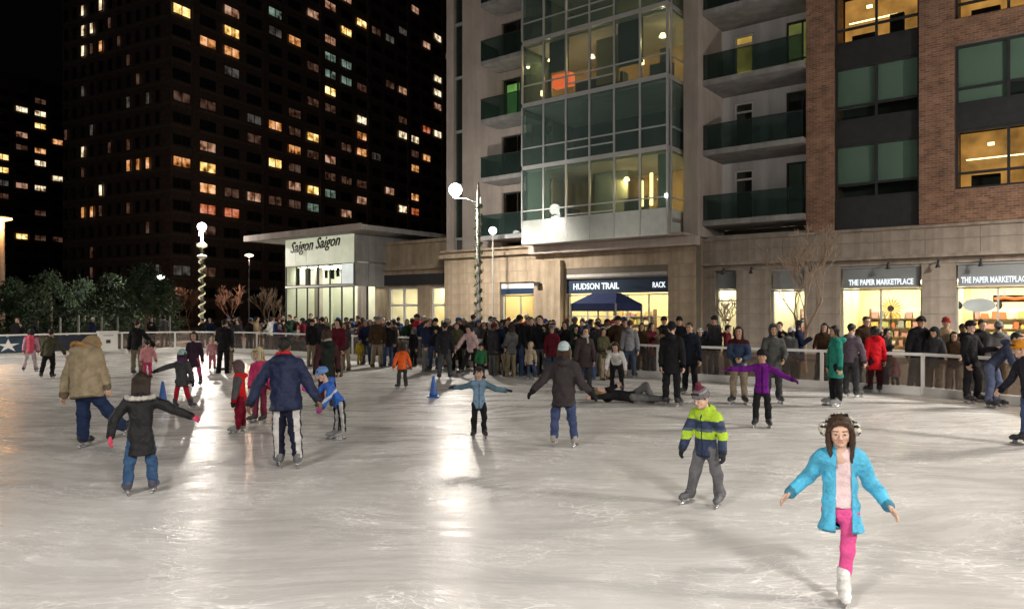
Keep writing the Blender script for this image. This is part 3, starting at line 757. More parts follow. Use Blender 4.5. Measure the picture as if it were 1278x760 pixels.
litL = [(103,16,'w'),(114,33,'w'),(124,5,'w'),(103,42,'w'),(104,65,'w'),(124,52,'o'),(113,57,'d'),(165,62,'d'),(101,113,'g'),(180,113,'g'),(102,183,'w'),(101,260,'o'),(111,257,'o'),(124,230,'w'),(124,253,'d'),(158,195,'o'),(170,195,'o'),(180,195,'o'),(165,168,'d'),(150,62,'d')]
tower('brick_tower', 'tall dark brick apartment tower with scattered lit windows on left', Ct, dR, 84, dL_, 24, 78,
      [(dR, 84, 1.6, 4.25, 2.85, 1.45, 1.6, 2.95, 25, litR, 2), (dL_, 24, 2.4, 2.05, .95, 1.7, 1.6, 2.95, 25, litL, 1)])
Cf = at_depth(-60, 388, 150); Cf.z = 0
litF = [(8,75,'p'),(34,113,'w'),(31,142,'w'),(55,130,'d'),(55,147,'w'),(54,162,'y'),(28,173,'p'),(38,174,'p'),(73,177,'o'),(60,188,'o'),(8,200,'y'),(50,205,'w'),(72,225,'w'),(32,235,'p'),(53,236,'w'),(31,295,'y'),(58,296,'d'),(72,295,'d'),(32,186,'d'),(2,205,'y'),(45,190,'o')]
tower('far_apartment_block', 'far dark apartment block with small lit windows at left edge', Cf, dR, 60, dL_, 24, 55,
      [(dR, 60, 1.6, 4.0, 2.6, 1.3, 1.6, 2.85, 18, litF, 2)])
# low dark block with parapet behind the pavilion
# ============================================================ LAMP POSTS
M['bulb'] = emit_mat('lamp_globe', (1,.96,.88), 12)
M['bulb_small'] = emit_mat('small_floodlight_lens', (1,.96,.88), 10)
M['fairy'] = emit_mat('fairy_lights', (1,.82,.5), .8)
M['garland'] = noise_mat('green_garland', (.05,.10,.04), .4, 20, .9, .4)
M['post_metal'] = noise_mat('painted_lamp_post', (.30,.29,.27), .1, 4, .5, .05)
LAMPC = (1,.92,.815)
def garland_mesh(r, z0, z1, turns, gap=False):
    rnd = random.Random(3); mb = MB(); n = int((z1-z0)*150)
    for i in range(n):
        f = i/n; z = z0+(z1-z0)*f+rnd.uniform(-.05,.05); a = 2*math.pi*turns*f+rnd.gauss(0, .45)
        rr = r+rnd.uniform(0, .07); c = Vector((rr*math.cos(a), rr*math.sin(a), z))
        d = Vector((rnd.gauss(0,1), rnd.gauss(0,1), rnd.gauss(0,1))).normalized()*rnd.uniform(.04,.08); e = d.orthogonal().normalized()*.02
        mb.quad(c-d-e, c+d-e*.3, c+d+e*.3, c-d+e)
    return mb
def fairy_mesh(r, z0, z1, turns, step, size=.018):
    mb = MB(); n = int((z1-z0)*turns/(z1-z0)*2*math.pi*r/step)
    for i in range(n):
        f = i/n; a = 2*math.pi*turns*f; c = Vector((r*math.cos(a), r*math.sin(a), z0+(z1-z0)*f))
        mb.box(c.x-size, c.x+size, c.y-size, c.y+size, c.z-size, c.z+size)
    return mb
def lamp_post(loc, arm_dir, label, garl, H=7.9, power=LAMP_W, arm=1.05, globe=.30, flood=True, soft=.2, lc=LAMPC):
    root = empty('lamp_post', loc, arm_dir); tag(root, label, 'lamp post', 'lamp posts round the rink')
    MB().lathe([(.22,0),(.22,.5),(.11,.7),(.085,H-.2),(.05,H+.25),(.01,H+.4)], (0,0,0), 14).build('post', M['post_metal'], root, smooth=True)
    MB().tube([(0,0,H-.55),(arm*.5,0,H-.35),(arm,0,H-.33)], .035).build('arm', M['post_metal'], root)
    prof = [(globe*math.sin(math.pi*i/12)+.001, -globe*math.cos(math.pi*i/12)) for i in range(13)]
    MB().lathe(prof, (arm,0,H+.03), 20).build('globe', M['bulb'], root, smooth=True)
    MB().lathe([(.05,-.36),(.16,-.33),(.17,-.27),(.05,-.26)], (arm,0,H+.03), 14).build('globe_collar', M['post_metal'], root, smooth=True)
    if flood:
        MB().box(-.09,.09,-.20,-.08,H-.55,H-.30).build('floodlight', M['bulb_small'], root)
    lamp_light('lamp_light', (arm, -.0, H-.62), power, lc, root, soft, 172)
    lamp_light('globe_spill', (arm, -.0, H-.5), power*.21, lc, root, .15)
    if garl == 'green':
        garland_mesh(.12, .6, H-.5, 15).build('garland', M['garland'], root)
        fairy_mesh(.15, .6, H-.6, 10, .1, .012).build('fairy_lights', M['fairy'], root)
    elif garl == 'lights':
        garland_mesh(.13, .6, H-1.3, 9).build('garland', M['garland'], root)
        fairy_mesh(.2, .6, H-2.2, 8, .07, .035).build('fairy_lights', M['fairy'], root)
        MB().lathe([(.12,-.2),(.34,-.1),(.34,.05),(.12,.2)], (0,0,H-1.2), 12).build('wreath', M['fairy'], root)
        MB().lathe([(.12,-.2),(.30,-.05),(.36,.05),(.12,.2)], (0,0,H-2.0), 12).build('bow', M['white_paint'], root)
    return root
V_LEFT = math.pi
pB = at_depth(597, 388, 33); pB.z = 0
lamp_post(pB, math.pi, 'tall lamp post wound with green garland in front of the stone shop corner', 'green', 7.5, LAMP_W*.42)
pL = at_depth(252, 388, 50); pL.z = 0
lamp_post(pL, math.atan2(-pL.y, -pL.x), 'distant lamp post spiralled with white fairy lights by the dark trees', 'lights', 7.75, arm=.35)
# added posts out of view, placed for the light on the skaters
for i, (x, y, d, lab) in enumerate([(19.5, 15.5, math.pi, 'added lamp post at the right end of the rink beyond the picture edge'), (-27, 19, 0, 'added lamp post at the left end of the rink beyond the picture edge'), (-6.5, -5, 1.0, 'added lamp post behind the photographer on the left'), (5.5, -5.5, 2.0, 'added lamp post behind the photographer on the right'), (17.5, 2.0, 2.8, 'added lamp post beside the near right corner of the rink')]):
    lamp_post(Vector((x, y, 0)), d, lab, None, 7.8, LAMP_W*(.52 if 'photographer' in lab else 1), soft=1.2, lc=(1,.945,.875) if 'photographer' in lab else LAMPC)

# round wall globe under the first balcony
gl = empty('globe_lamp', at_depth(615, 388, 36.5)); gl.location.z = 0
tag(gl, 'small round white lamp on slim pole beside the garlanded post', 'lamp')
zg_ = z_at(615, 288, 9.0)
zg_ = CAMZ+(HY-288)/FPX*36.5
MB().lathe([(.09,0),(.05,.3),(.035,zg_-.15)], (0,0,0), 10).build('pole', M['post_metal'], gl)
MB().lathe([(.19*math.sin(math.pi*i/10)+.001, -.19*math.cos(math.pi*i/10)) for i in range(11)], (0,0,zg_), 16).build('globe', emit_mat('round_lamp', (1,.98,.95), 12), gl, smooth=True)
# sodium street lamp at the far left
sl_ = empty('street_lamp', at_depth(2, 388, 60)); sl_.location.z = 0
tag(sl_, 'orange sodium street lamp on tall post at left edge', 'lamp')
hz = CAMZ+(HY-272)/FPX*60
M['sodium'] = emit_mat('sodium_lens', (1,.45,.12), 7)
MB().lathe([(.25,0),(.22,hz-.5),(.2,hz-.3)], (0,0,0), 12).build('post', noise_mat('pale_post', (.5,.42,.34), .1, 3, .6, .05), sl_)
MB().lathe([(.2,-.3),(.75,-.12),(.75,-.02)], (0,0,hz), 14).build('lens', M['sodium'], sl_)
MB().lathe([(.78,0),(.75,.12),(.3,.25)], (0,0,hz), 14).build('hood', M['dark_metal'], sl_)
lamp_light('sodium_light', (.5,-.9,hz-.6), 450, (1,.5,.18), sl_, .2)
s2 = empty('street_lamp', at_depth(200, 388, 62)); s2.location.z = 0
tag(s2, 'small white street lamp shining over the evergreen trees', 'lamp')
hz = CAMZ+(HY-345)/FPX*62
MB().lathe([(.12,0),(.07,hz-.2)], (0,0,0), 8).build('post', M['post_metal'], s2); MB().lathe([(.1,-.2),(.32,-.12),(.32,0),(.1,.1)], (0,0,hz), 12).build('lens', M['bulb_small'], s2); lamp_light('street_light', (0,0,hz-.4), 1500, (1,.80,.65), s2, .1)
s3 = empty('street_lamp', at_depth(311, 388, 66)); s3.location.z = 0
tag(s3, 'faint cream street lamp left of the glass pavilion roof', 'lamp')
hz = CAMZ+(HY-318)/FPX*66
MB().lathe([(.10,0),(.05,hz-.2)], (0,0,0), 8).build('post', M['dark_metal'], s3); MB().lathe([(.1,-.2),(.38,-.1),(.38,0),(.1,.1)], (0,0,hz), 12).build('lens', emit_mat('cream_lens', (1,.85,.6), 2.5), s3); lamp_light('street_light', (0,0,hz-.4), 2200, (1,.66,.45), s3, .1)

# ============================================================ TREES
M['leaf'] = []
for i, c in enumerate([(.028,.05,.02),(.04,.065,.027),(.02,.036,.02)]): M['leaf'].append(noise_mat('evergreen_leaf_%d' % i, c, .4, 1.5, .8, 0))
def evergreen(x, y_top, Y, rad, label, seed):
    rnd = random.Random(seed); p = at_depth(x, y_top, Y); H = p.z; root = empty('evergreen_tree', (p.x, p.y, 0))
    tag(root, label, 'tree', 'evergreen trees beyond the rink')
    MB().tube([(0,0,0),(.05,.03,H*.5),(0,0,H*.92)], [.18,.11,.03], 8).build('trunk', M['bark'], root)
    mb = MB()
    clumps = []
    for i in range(130):
        f = rnd.random()**.8; z = .25+f*(H-.35); rr = rad*1.3*(1-f*.97)**.8*(.45+.6*rnd.random()); a = rnd.uniform(0, 6.283)
        clumps.append((Vector((rr*math.cos(a), rr*math.sin(a), z)), rnd.uniform(.22,.5), rnd.randrange(3)))
    for c, r, m in clumps:
        for k in range(55):
            d = Vector((rnd.gauss(0,1), rnd.gauss(0,1), rnd.gauss(0,.8)))*r*.55; q = c+d
            u = Vector((rnd.gauss(0,1), rnd.gauss(0,1), rnd.gauss(0,1)+.6)).normalized()*rnd.uniform(.07,.16); v = u.orthogonal().normalized()*rnd.uniform(.025,.05)
            mb.poly([q-u, q+v, q+u, q-v], m)
    mb.build('crown', M['leaf'], root)
    return root
for i, (x, yt, Y, r, lab) in enumerate([(18, 352, 47, 2.1, 'dark evergreen tree at the far left edge behind the star banner'), (62, 343, 46, 2.2, 'tall dark evergreen behind the navy rink banner'), (104, 352, 48, 1.8, 'shorter evergreen behind the tan jacket skater'), (138, 346, 46, 2.0, 'evergreen tree behind the white cabinet on the railing'), (183, 332, 44, 2.4, 'bright green pointed evergreen below the small white street lamp')]):
    evergreen(x, yt, Y, r, lab, 11+i)
M['twig'] = noise_mat('grey_brown_twig', (.30,.22,.16), .25, 10, .85, .2)
M['twig_red'] = noise_mat('reddish_twig', (.22,.10,.06), .25, 10, .85, .2)
def bare_tree(p, H, spread, label, seed, mat, trunk_r=.09, depth=6, lean=0):
    rnd = random.Random(seed); root = empty('bare_tree', (p.x, p.y, 0)); tag(root, label, 'tree', 'leafless trees')
    tr = MB(); br = MB()
    def grow(a, d, L, r, lev):
        pts = [a]; rr = [r]; q = a; dd = d
        for i in range(3):
            dd = (dd+Vector((rnd.gauss(0,.10), rnd.gauss(0,.10), .05))).normalized(); q = q+dd*L/3; pts.append(q); rr.append(r*(1-.14*(i+1)))
        (tr if lev == 0 else br).tube(pts, rr, 6 if lev < 2 else 4, caps=False)
        if lev >= depth: return
        for k in range(3 if lev < 3 else 2):
            az = rnd.uniform(0, 6.283); sp = spread*rnd.uniform(.6,1.25)
            nd = (dd+Vector((math.cos(az), math.sin(az), 0))*sp+Vector((0,0,.12))).normalized()
            grow(q if k < 2 else pts[2], nd, L*rnd.uniform(.62,.82), max(.013, rr[-1]*.70), lev+1)
    grow(Vector((0,0,0)), Vector((lean,0,1)).normalized(), H*.27, trunk_r, 0)
    tr.build('trunk', mat, root); br.build('branches', mat, root)
p = at_depth(1003, 388, 23.5); bare_tree(p, 5.3, .56, 'bare branching plaza tree in front of the paper shop windows', 5, M['twig'], .13)
# bare_tree(p, 4.3, .7, 'thin bare tree spreading under the cornice right of the brick pier', 9, M['twig'], .04)
p = at_depth(333, 388, 46); bare_tree(p, 4.3, .6, 'bushy bare tree left of the glass pavilion', 21, M['twig'], .07)
p = at_depth(238, 388, 52); bare_tree(p, 4.8, .7, 'reddish bare tree behind the fairy lit lamp post', 33, M['twig_red'], .07)
p = at_depth(288, 388, 56); bare_tree(p, 4.6, .65, 'dark bare tree between fairy lit post and pavilion', 41, M['twig_red'], .07)
p = at_depth(905, 388, 26.5); bare_tree(p, 3.3, .7, 'young bare tree left of the lit lobby door', 47, M['twig'], .03, 5)

# ============================================================ CANOPY TENT, CONES, BANNERS
tp = FW(s_at(757, 7.2), 7.2); tent = empty('canopy_tent', tp, ANG)
tag(tent, 'navy blue pop up canopy tent in front of the blue sign shop', 'tent')
hw_ = (s_at(795, 7.2)-s_at(719, 7.2))/2*.72; ze = z_at(757, 379, 7.2); zp = z_at(757, 366, 7.2)
for a, b in ((-1,-1),(1,-1),(1,1),(-1,1)): MB().box(a*hw_-.03, a*hw_+.03, b*1.1-.03, b*1.1+.03, 0, ze).build('leg', M['post_metal'], tent)
mb = MB(); cr = [(-hw_,-1.1,ze),(hw_,-1.1,ze),(hw_,1.1,ze),(-hw_,1.1,ze)]; tpz = [(-hw_*.55,-.2,zp),(hw_*.55,-.2,zp),(hw_*.55,.2,zp),(-hw_*.55,.2,zp)]
for i in range(4): mb.quad(cr[i], cr[(i+1)%4], tpz[(i+1)%4], tpz[i])
mb.poly(tpz); mb.build('roof', M['navy'], tent)
mb = MB().box(-hw_,hw_,-1.12,-1.105,ze-.32,ze).box(-hw_,hw_,1.105,1.12,ze-.32,ze).box(-hw_-.015,-hw_,-1.1,1.1,ze-.32,ze).box(hw_,hw_+.015,-1.1,1.1,ze-.32,ze)
mb.build('valance', M['navy'], tent)
M['cone_blue'] = noise_mat('blue_plastic', (.03,.12,.42), .15, 5, .45, .05)
def cone(x, y, H, label):
    c = empty('traffic_cone', ground(x, y)+Vector((0,0,.006))); tag(c, label, 'cone', 'blue cones on the ice')
    MB().box(-H*.27, H*.27, -H*.27, H*.27, 0, H*.06).build('base', M['cone_blue'], c)
    MB().lathe([(H*.2,H*.062),(H*.17,H*.2),(H*.055,H*.97),(.02,H)], (0,0,0), 18).build('cone_body', M['cone_blue'], c, smooth=True)
cone(541, 496, .50, 'blue plastic cone on the ice near the orange jacket child')
cone(203, 507, .52, 'blue plastic cone behind the black coated girl with pink gloves')
def on_fence(p, q, name, label, cat, mat, z0, z1):
    d = q-p; root = empty(name, p+Vector((0,0,z0)), math.atan2(d.y, d.x)); tag(root, label, cat); return root, d.length
def gp(x, y): return ground(x, y)
# the left end of the rink runs towards the camera: banners hang on the inside of the railing
eS = S0-.02
def end_pt(x):                                         # point on the left end rail seen at column x
    k = (x-CX)/FPX; # FW(eS,t): solve for t
    bx_, by_ = OX+CS*eS, OY+SN*eS
    t = (k*by_-bx_)/(-SN-k*CS); return Vector((eS, t, 0)), FW(eS, t)
M['banner'] = noise_mat('dark_blue_banner', (.02,.045,.075), .5, 1.2, .6, 0)
M['banner2'] = noise_mat('black_navy_banner', (.015,.02,.04), .4, 2, .6, 0)
def banner(xa, xb, label, mat):
    a, b = end_pt(xa)[1], end_pt(xb)[1]; d = b-a
    root = empty('rink_banner', a, math.atan2(d.y, d.x)); tag(root, label, 'banner'); L = d.length
    MB().box(0, L, -.012, .0, .22, .90).build('cloth', mat, root)
    return root, L
bn, L = banner(-60, 33, 'dark blue banner with a white star on the railing at left edge', M['banner'])
star = []
for i in range(10):
    r_ = .30 if i % 2 == 0 else .10; a = math.pi/2+i*math.pi/5; star.append((L*.74+r_*1.5*math.cos(a), -.02, .52+r_*math.sin(a)))
MB().poly(star).build('star', M['white_paint'], bn)
banner(66, 118, 'black navy banner on the railing behind the tan jacket skater', M['banner2'])
a = end_pt(121)[1]; b = end_pt(144)[1]; d = b-a
cab = empty('white_cabinet', a, math.atan2(d.y, d.x)); tag(cab, 'white boxy cabinet with a dark round mark at the left end of the rink', 'cabinet')
Lc = d.length
MB().box(0, Lc, -.25, -.02, .12, 1.0).box(-.03, Lc+.03, -.28, .0, 1.002, 1.06).build('box', M['white_paint'], cab)
MB().box(Lc*.36, Lc*.6, -.262, -.252, .50, .66).build('mark', M['dark_metal'], cab); MB().box(Lc*.2, Lc*.75, -.262, -.252, .84, .88).build('notice', M['teal_sign'], cab)
# pale bollards in front of the evergreens
for i, (x, yt) in enumerate(((75, 396), (98, 393), (127, 395), (147, 395), (190, 398), (212, 394))):
    p = at_depth(x, yt, 42); o = MB().lathe([(.055,0),(.055,p.z-.1),(.02,p.z)], (0,0,0), 10).build('stake', M['post_metal'], None, (p.x, p.y, 0))
    tag(o, ['first', 'second', 'third', 'fourth', 'fifth', 'last'][i]+' slim pale stake from the left before the dark evergreens', 'stake', 'pale stakes before the evergreens')

# things inside the paper shop windows
M['sun_yellow'] = emit_mat('glowing_orange_poster', (1,.55,.08), .7)  # petals are given a glow of their own
ps = FW(s_at(1222, TR+.9), TR+.9); ov = empty('hanging_sign', ps, ANG); tag(ov, 'white oval sign with dark ends hanging in the right shop window', 'sign')
zo = z_at(1222, 381, TR+.9)
pts = [(.52*math.cos(a), .26*math.sin(a)) for a in [2*math.pi*i/28 for i in range(28)]]
mb = MB().poly([(x, -.05, zo+y) for x, y in pts]).poly([(x, .05, zo+y) for x, y in reversed(pts)])
for i in range(28):
    (x0, y0), (x1, y1) = pts[i], pts[(i+1) % 28]; mb.quad((x0,.05,zo+y0), (x1,.05,zo+y1), (x1,-.05,zo+y1), (x0,-.05,zo+y0))
mb.build('oval_board', emit_mat('glowing_white_oval', (1,.98,.92), .55, .15), ov)  # glow put into the board's own colour
for sgn in (-1, 1): MB().lathe([(.10*math.sin(math.pi*i/8)+.001, -.15*math.cos(math.pi*i/8)) for i in range(9)], (sgn*.62, 0, zo), 10).build('end_cap', M['dark_metal'], ov, smooth=True)
MB().box(-.3,-.29,-.005,.005,zo+.22,3.18).box(.29,.3,-.005,.005,zo+.22,3.18).build('wire', M['dark_metal'], ov)
def shop_thing(name, label, cat, s, t, boxes, mats):
    r = empty(name, FW(s, t), ANG); tag(r, label, cat)
    for nm, b, m in boxes: MB().box(*b).build(nm, m, r)
    return r
M['prod'] = [noise_mat('product_%d' % i, c, .2, 5, .6, 0) for i, c in enumerate([(.45,.14,.08),(.25,.30,.36),(.7,.5,.2),(.35,.40,.2),(.75,.7,.6),(.45,.25,.3)])]
def shelf(s, t, W_, label, seed, H=2.1):
    rnd = random.Random(seed); bx = [('back_board', (0, W_, .33, .36, 0, H), M['shop_white'])]
    for sd in (0, W_-.04): bx.append(('side_board', (sd, sd+.04, 0, .328, 0, H), M['bark']))
    for k in range(5):
        z = .1+k*(H-.15)/5; bx.append(('shelf_board', (.042, W_-.042, 0, .326, z, z+.03), M['bark']))
        x = .08
        while x < W_-.35:
            w_ = rnd.uniform(.12,.3); h_ = rnd.uniform(.15,.3); bx.append(('product', (x, x+w_, .05, .28, z+.032, z+.032+h_), rnd.choice(M['prod']))); x += w_+rnd.uniform(.02,.15)
    shop_thing('display_shelf', label, 'shelf', s, t, bx, None)
shelf(ops[2][0]+.35, TR+3.4, 2.2, 'display shelf of coloured goods at the back of the middle paper shop', 1)
shelf(ops[3][0]+.2, TR+3.5, 2.6, 'display shelf of coloured goods at the back of the right paper shop', 2)
shelf(w2[0]+.4, TL+4.0, 2.4, 'display shelf of goods inside the blue sign shop left part', 3)
shelf(w2[0]+3.6, TL+4.0, 2.6, 'display shelf of goods inside the blue sign shop right part', 4)
shelf(ops[1][0]+.15, TR+3.6, 1.2, 'narrow display shelf inside the small shop window behind the bare tree', 5)
po = FW(s_at(1112, TR+.7), TR+.7); pr = empty('window_poster', po, ANG); tag(pr, 'large orange sunflower shaped display in the middle shop window', 'poster')
zo = z_at(1112, 385, TR+.7)
mb = MB()
for i in range(18):
    a = 2*math.pi*i/18; a0, a1 = a-.12, a+.12
    mb.poly([(0,0,zo), (.28*math.cos(a0),-.02,zo+.28*math.sin(a0)), (.5*math.cos(a),0,zo+.5*math.sin(a)), (.28*math.cos(a1),-.02,zo+.28*math.sin(a1))])
mb.build('petals', M['sun_yellow'], pr); MB().lathe([(.001,0),(.12,.0),(.12,.04),(.001,.05)], (0,0,0), 14).build('centre', M['bark'], pr, (0,-.05,zo)).rotation_euler = (R(90),0,0)
MB().box(-.02,.02,.0,.03,.5,zo).build('stem', M['leaf'][1], pr)
rr_ = FW(s_at(1262, TR+.8), TR+.8); rs = empty('red_neon_sign', rr_, ANG); tag(rs, 'red glowing strip sign in the right shop window', 'sign')
zo = z_at(1262, 373, TR+.8); M['red_neon'] = emit_mat('red_neon', (1,.15,.03), 2)
MB().tube([(-.5,0,zo),(-.2,0,zo+.05),(.1,0,zo),(.5,0,zo+.04)], .05).build('tube', M['red_neon'], rs); MB().box(-.55,.55,.08,.1,zo-.12,zo+.14).build('back_plate', M['dark_metal'], rs)
# ============================================================ PEOPLE
# Surfaces are grown from a distance field over the skeleton (round cones blended together), then meshed.
def surface_nets(F, lo, h):
    nx, ny, nz = F.shape; ins = F < 0
    def c(dx, dy, dz): return slice(dx, nx-1+dx), slice(dy, ny-1+dy), slice(dz, nz-1+dz)
    cnt = np.zeros((nx-1, ny-1, nz-1), dtype=np.int8)
    for dx in (0,1):
        for dy in (0,1):
            for dz in (0,1): cnt += ins[c(dx,dy,dz)]
    act = (cnt > 0) & (cnt < 8); idx = np.argwhere(act)
    if len(idx) == 0: return np.zeros((0,3)), np.zeros((0,4), dtype=int)
    num = -np.ones(act.shape, dtype=np.int32); num[act] = np.arange(len(idx))
    pos = np.zeros((len(idx), 3)); w_ = np.zeros(len(idx))
    I, J, K = idx.T
    cor = [(a,b,d) for a in (0,1) for b in (0,1) for d in (0,1)]
    val = {q: F[I+q[0], J+q[1], K+q[2]] for q in cor}
    for a in cor:
        for ax in range(3):
            if a[ax] == 0:
                b = list(a); b[ax] = 1; b = tuple(b); va, vb = val[a], val[b]
                m = (va < 0) != (vb < 0); t = np.where(m, va/np.where(m, va-vb, 1), 0)
                p = np.tile(np.array(a, dtype=float), (len(idx), 1)); p[:, ax] += t
                pos += p*m[:, None]; w_ += m
    V = (idx+pos/w_[:, None])*h+lo
    quads = []
    for ax in range(3):
        s0 = [slice(1, -1)]*3; s0[ax] = slice(0, -1); s1 = [slice(1, -1)]*3; s1[ax] = slice(1, None)
        a, b = ins[tuple(s0)], ins[tuple(s1)]; e = np.argwhere(a != b)
        if len(e) == 0: continue
        base = e.copy(); o1, o2 = [k for k in range(3) if k != ax]
        base[:, o1] += 1; base[:, o2] += 1
        fl_ = a[tuple(e.T)]
        def cell(d1, d2):
            q = base.copy(); q[:, o1] += d1; q[:, o2] += d2; return num[tuple(q.T)]
        q = np.stack([cell(-1,-1), cell(0,-1), cell(0,0), cell(-1,0)], 1)
        flip = fl_ if ax != 1 else ~fl_
        q[~flip] = q[~flip][:, ::-1]; quads.append(q)
    Q = np.concatenate(quads); Q = Q[(Q >= 0).all(1)]
    return V, Q
def N(v): v = np.asarray(v, dtype=float); return v/max(1e-9, np.linalg.norm(v))
class Field:
    def __init__(s, lo, hi, h):
        s.h = h; s.lo = np.asarray(lo, dtype=float)-2*h; n = np.ceil((np.asarray(hi)+2*h-s.lo)/h).astype(int)+1
        s.ax = [s.lo[i]+h*np.arange(n[i]) for i in range(3)]; s.F = np.full(n, 1.0, dtype=np.float32)
    def sub(s, lo, hi):
        sl = []
        for i in range(3):
            a = max(0, int((lo[i]-s.lo[i])/s.h)); b = min(len(s.ax[i]), int((hi[i]-s.lo[i])/s.h)+2)
            if b <= a: return None
            sl.append(slice(a, b))
        P = np.meshgrid(*[s.ax[i][sl[i]] for i in range(3)], indexing='ij'); return tuple(sl), P
    def comb(s, sl, d, k, op):
        A = s.F[sl]
        if op == 'u':
            hh = np.maximum(k-np.abs(A-d), 0)/max(k, 1e-6); s.F[sl] = np.minimum(A, d)-hh*hh*k*.25
        else:
            d = -d; hh = np.maximum(k-np.abs(A-d), 0)/max(k, 1e-6); s.F[sl] = np.maximum(A, d)+hh*hh*k*.25
    def cone(s, a, b, ra, rb=None, k=.03, flat=None, op='u'):
        a = np.asarray(a, dtype=float); b = np.asarray(b, dtype=float); rb = ra if rb is None else rb
        mx = max(ra, rb)*(max(1, flat[1]) if flat else 1)+k+2*s.h
        r = s.sub(np.minimum(a, b)-mx, np.maximum(a, b)+mx)
        if r is None: return s
        sl, P = r; ba = b-a; L2 = max(1e-9, ba@ba)
        t = np.clip(sum((P[i]-a[i])*ba[i] for i in range(3))/L2, 0, 1)
        q = [P[i]-a[i]-t*ba[i] for i in range(3)]; d2 = q[0]**2+q[1]**2+q[2]**2
        if flat is not None:
            f, sc = flat; f = N(f); dd = sum(q[i]*f[i] for i in range(3)); d2 = d2+(1/sc**2-1)*dd*dd
        d = np.sqrt(np.maximum(d2, 1e-12))-(ra+(rb-ra)*t)
        if flat is not None and flat[1] > 1: d = d
        s.comb(sl, d.astype(np.float32), k, op); return s
    def ball(s, c, r, k=.02, op='u'):
        c = np.asarray(c, dtype=float); r = np.asarray(r, dtype=float)*np.ones(3); m = r.max()+k+2*s.h
        q = s.sub(c-m, c+m)
        if q is None: return s
        sl, P = q; u = np.sqrt(sum(((P[i]-c[i])/r[i])**2 for i in range(3))+1e-9)
        g = np.sqrt(sum(((P[i]-c[i])/r[i]**2)**2 for i in range(3))+1e-9)
        d = u*(u-1)/g; s.comb(sl, d.astype(np.float32), k, op); return s
    def grid(s): return np.meshgrid(*s.ax, indexing='ij', sparse=True)
    def cut(s, n, p):                                        # remove the side the normal points to
        X, Y, Z = s.grid(); n = N(n); d = (X-p[0])*n[0]+(Y-p[1])*n[1]+(Z-p[2])*n[2]; s.F = np.maximum(s.F, d.astype(np.float32)); return s
    def wrinkle(s, amp, f=1.0, seed=0):
        X, Y, Z = s.grid(); r = np.random.RandomState(seed); w_ = 0
        for i in range(5):
            v = r.normal(size=3)*np.array([1, 1, 1.5]); v = v/np.linalg.norm(v)*(16+13*i)*f; ph = r.uniform(0, 6.28, 3)
            w_ = w_+(np.abs(np.sin(.55*(v[0]*X+v[1]*Y+v[2]*Z)+ph[0]+1.3*np.sin(7*f*X+5*f*Z+ph[1])+1.2*np.sin(8*f*Y-6*f*Z+ph[2])))*2-1.25)/(1+.45*i)
        s.F = s.F+(amp*.5*w_).astype(np.float32); return s
    def mesh(s): return surface_nets(s.F, s.lo, s.h)
def xf(V, Mx): return V@np.asarray(Mx)[:3,:3].T+np.asarray(Mx)[:3,3]
def basis(x, y, z, p):
    m = np.eye(4); m[:3,0] = x; m[:3,1] = y; m[:3,2] = z; m[:3,3] = p; return m

# ---- templates in head units (chin 0, crown 1, face towards -y)
def t_head():
    f = Field((-.5,-.6,-.42), (.5,.55,1.05), .021)
    f.ball((0,.06,.63), (.325,.40,.37), .02)
    f.cone((0,-.10,.50), (0,-.17,.17), .26, .145, .10)
    for s in (-1,1):
        f.ball((s*.15,-.20,.36), .12, .08)
        f.cone((s*.26,-.0,.32), (s*.10,-.22,.12), .09, .08, .08)
    f.cone((-.17,-.285,.60), (.17,-.285,.60), .055, .055, .06)
    for s in (-1,1): f.ball((s*.135,-.40,.505), .07, .05, 's')
    f.cone((0,-.335,.55), (0,-.43,.385), .028, .045, .05)
    for s in (-1,1): f.ball((s*.045,-.395,.365), .035, .03)
    f.cone((-.075,-.335,.245), (.075,-.335,.245), .03, .03, .03)
    f.cone((-.06,-.33,.205), (.06,-.33,.205), .03, .03, .02)
    f.ball((0,-.285,.085), .075, .07)
    for s in (-1,1):
        f.ball((s*.335,.05,.47), (.035,.085,.13), .03); f.ball((s*.365,.03,.48), (.02,.045,.07), .01, 's')
        f.ball((s*.135,-.315,.505), .063, .012)
    f.cone((0,.06,.30), (0,.12,-.4), .185, .20, .10)
    V, Q = f.mesh(); c = V[Q].mean(1); m = np.zeros(len(Q), dtype=int)
    ax = np.abs(c[:,0])
    m[(ax < .08) & (c[:,2] > .185) & (c[:,2] < .27) & (c[:,1] < -.33)] = 1
    eye = ((ax-.135)/.065)**2+((c[:,2]-.50)/.026)**2 < 1
    m[eye & (c[:,1] < -.3)] = 2
    m[(((ax-.135)/.036)**2+((c[:,2]-.50)/.030)**2 < 1) & (c[:,1] < -.3)] = 3
    m[(((ax-.14)/.10)**2+((c[:,2]-.600-.0)/.019)**2 < 1) & (c[:,1] < -.2)] = 4
    return V, Q, m
def scalp(f, g=.045, hair_line=True):
    f.ball((0,.07,.64), (.325+g,.40+g,.37+g), .02)
    n = (0,-.37,-.38); f.cut(n, (0,-.33,.86))
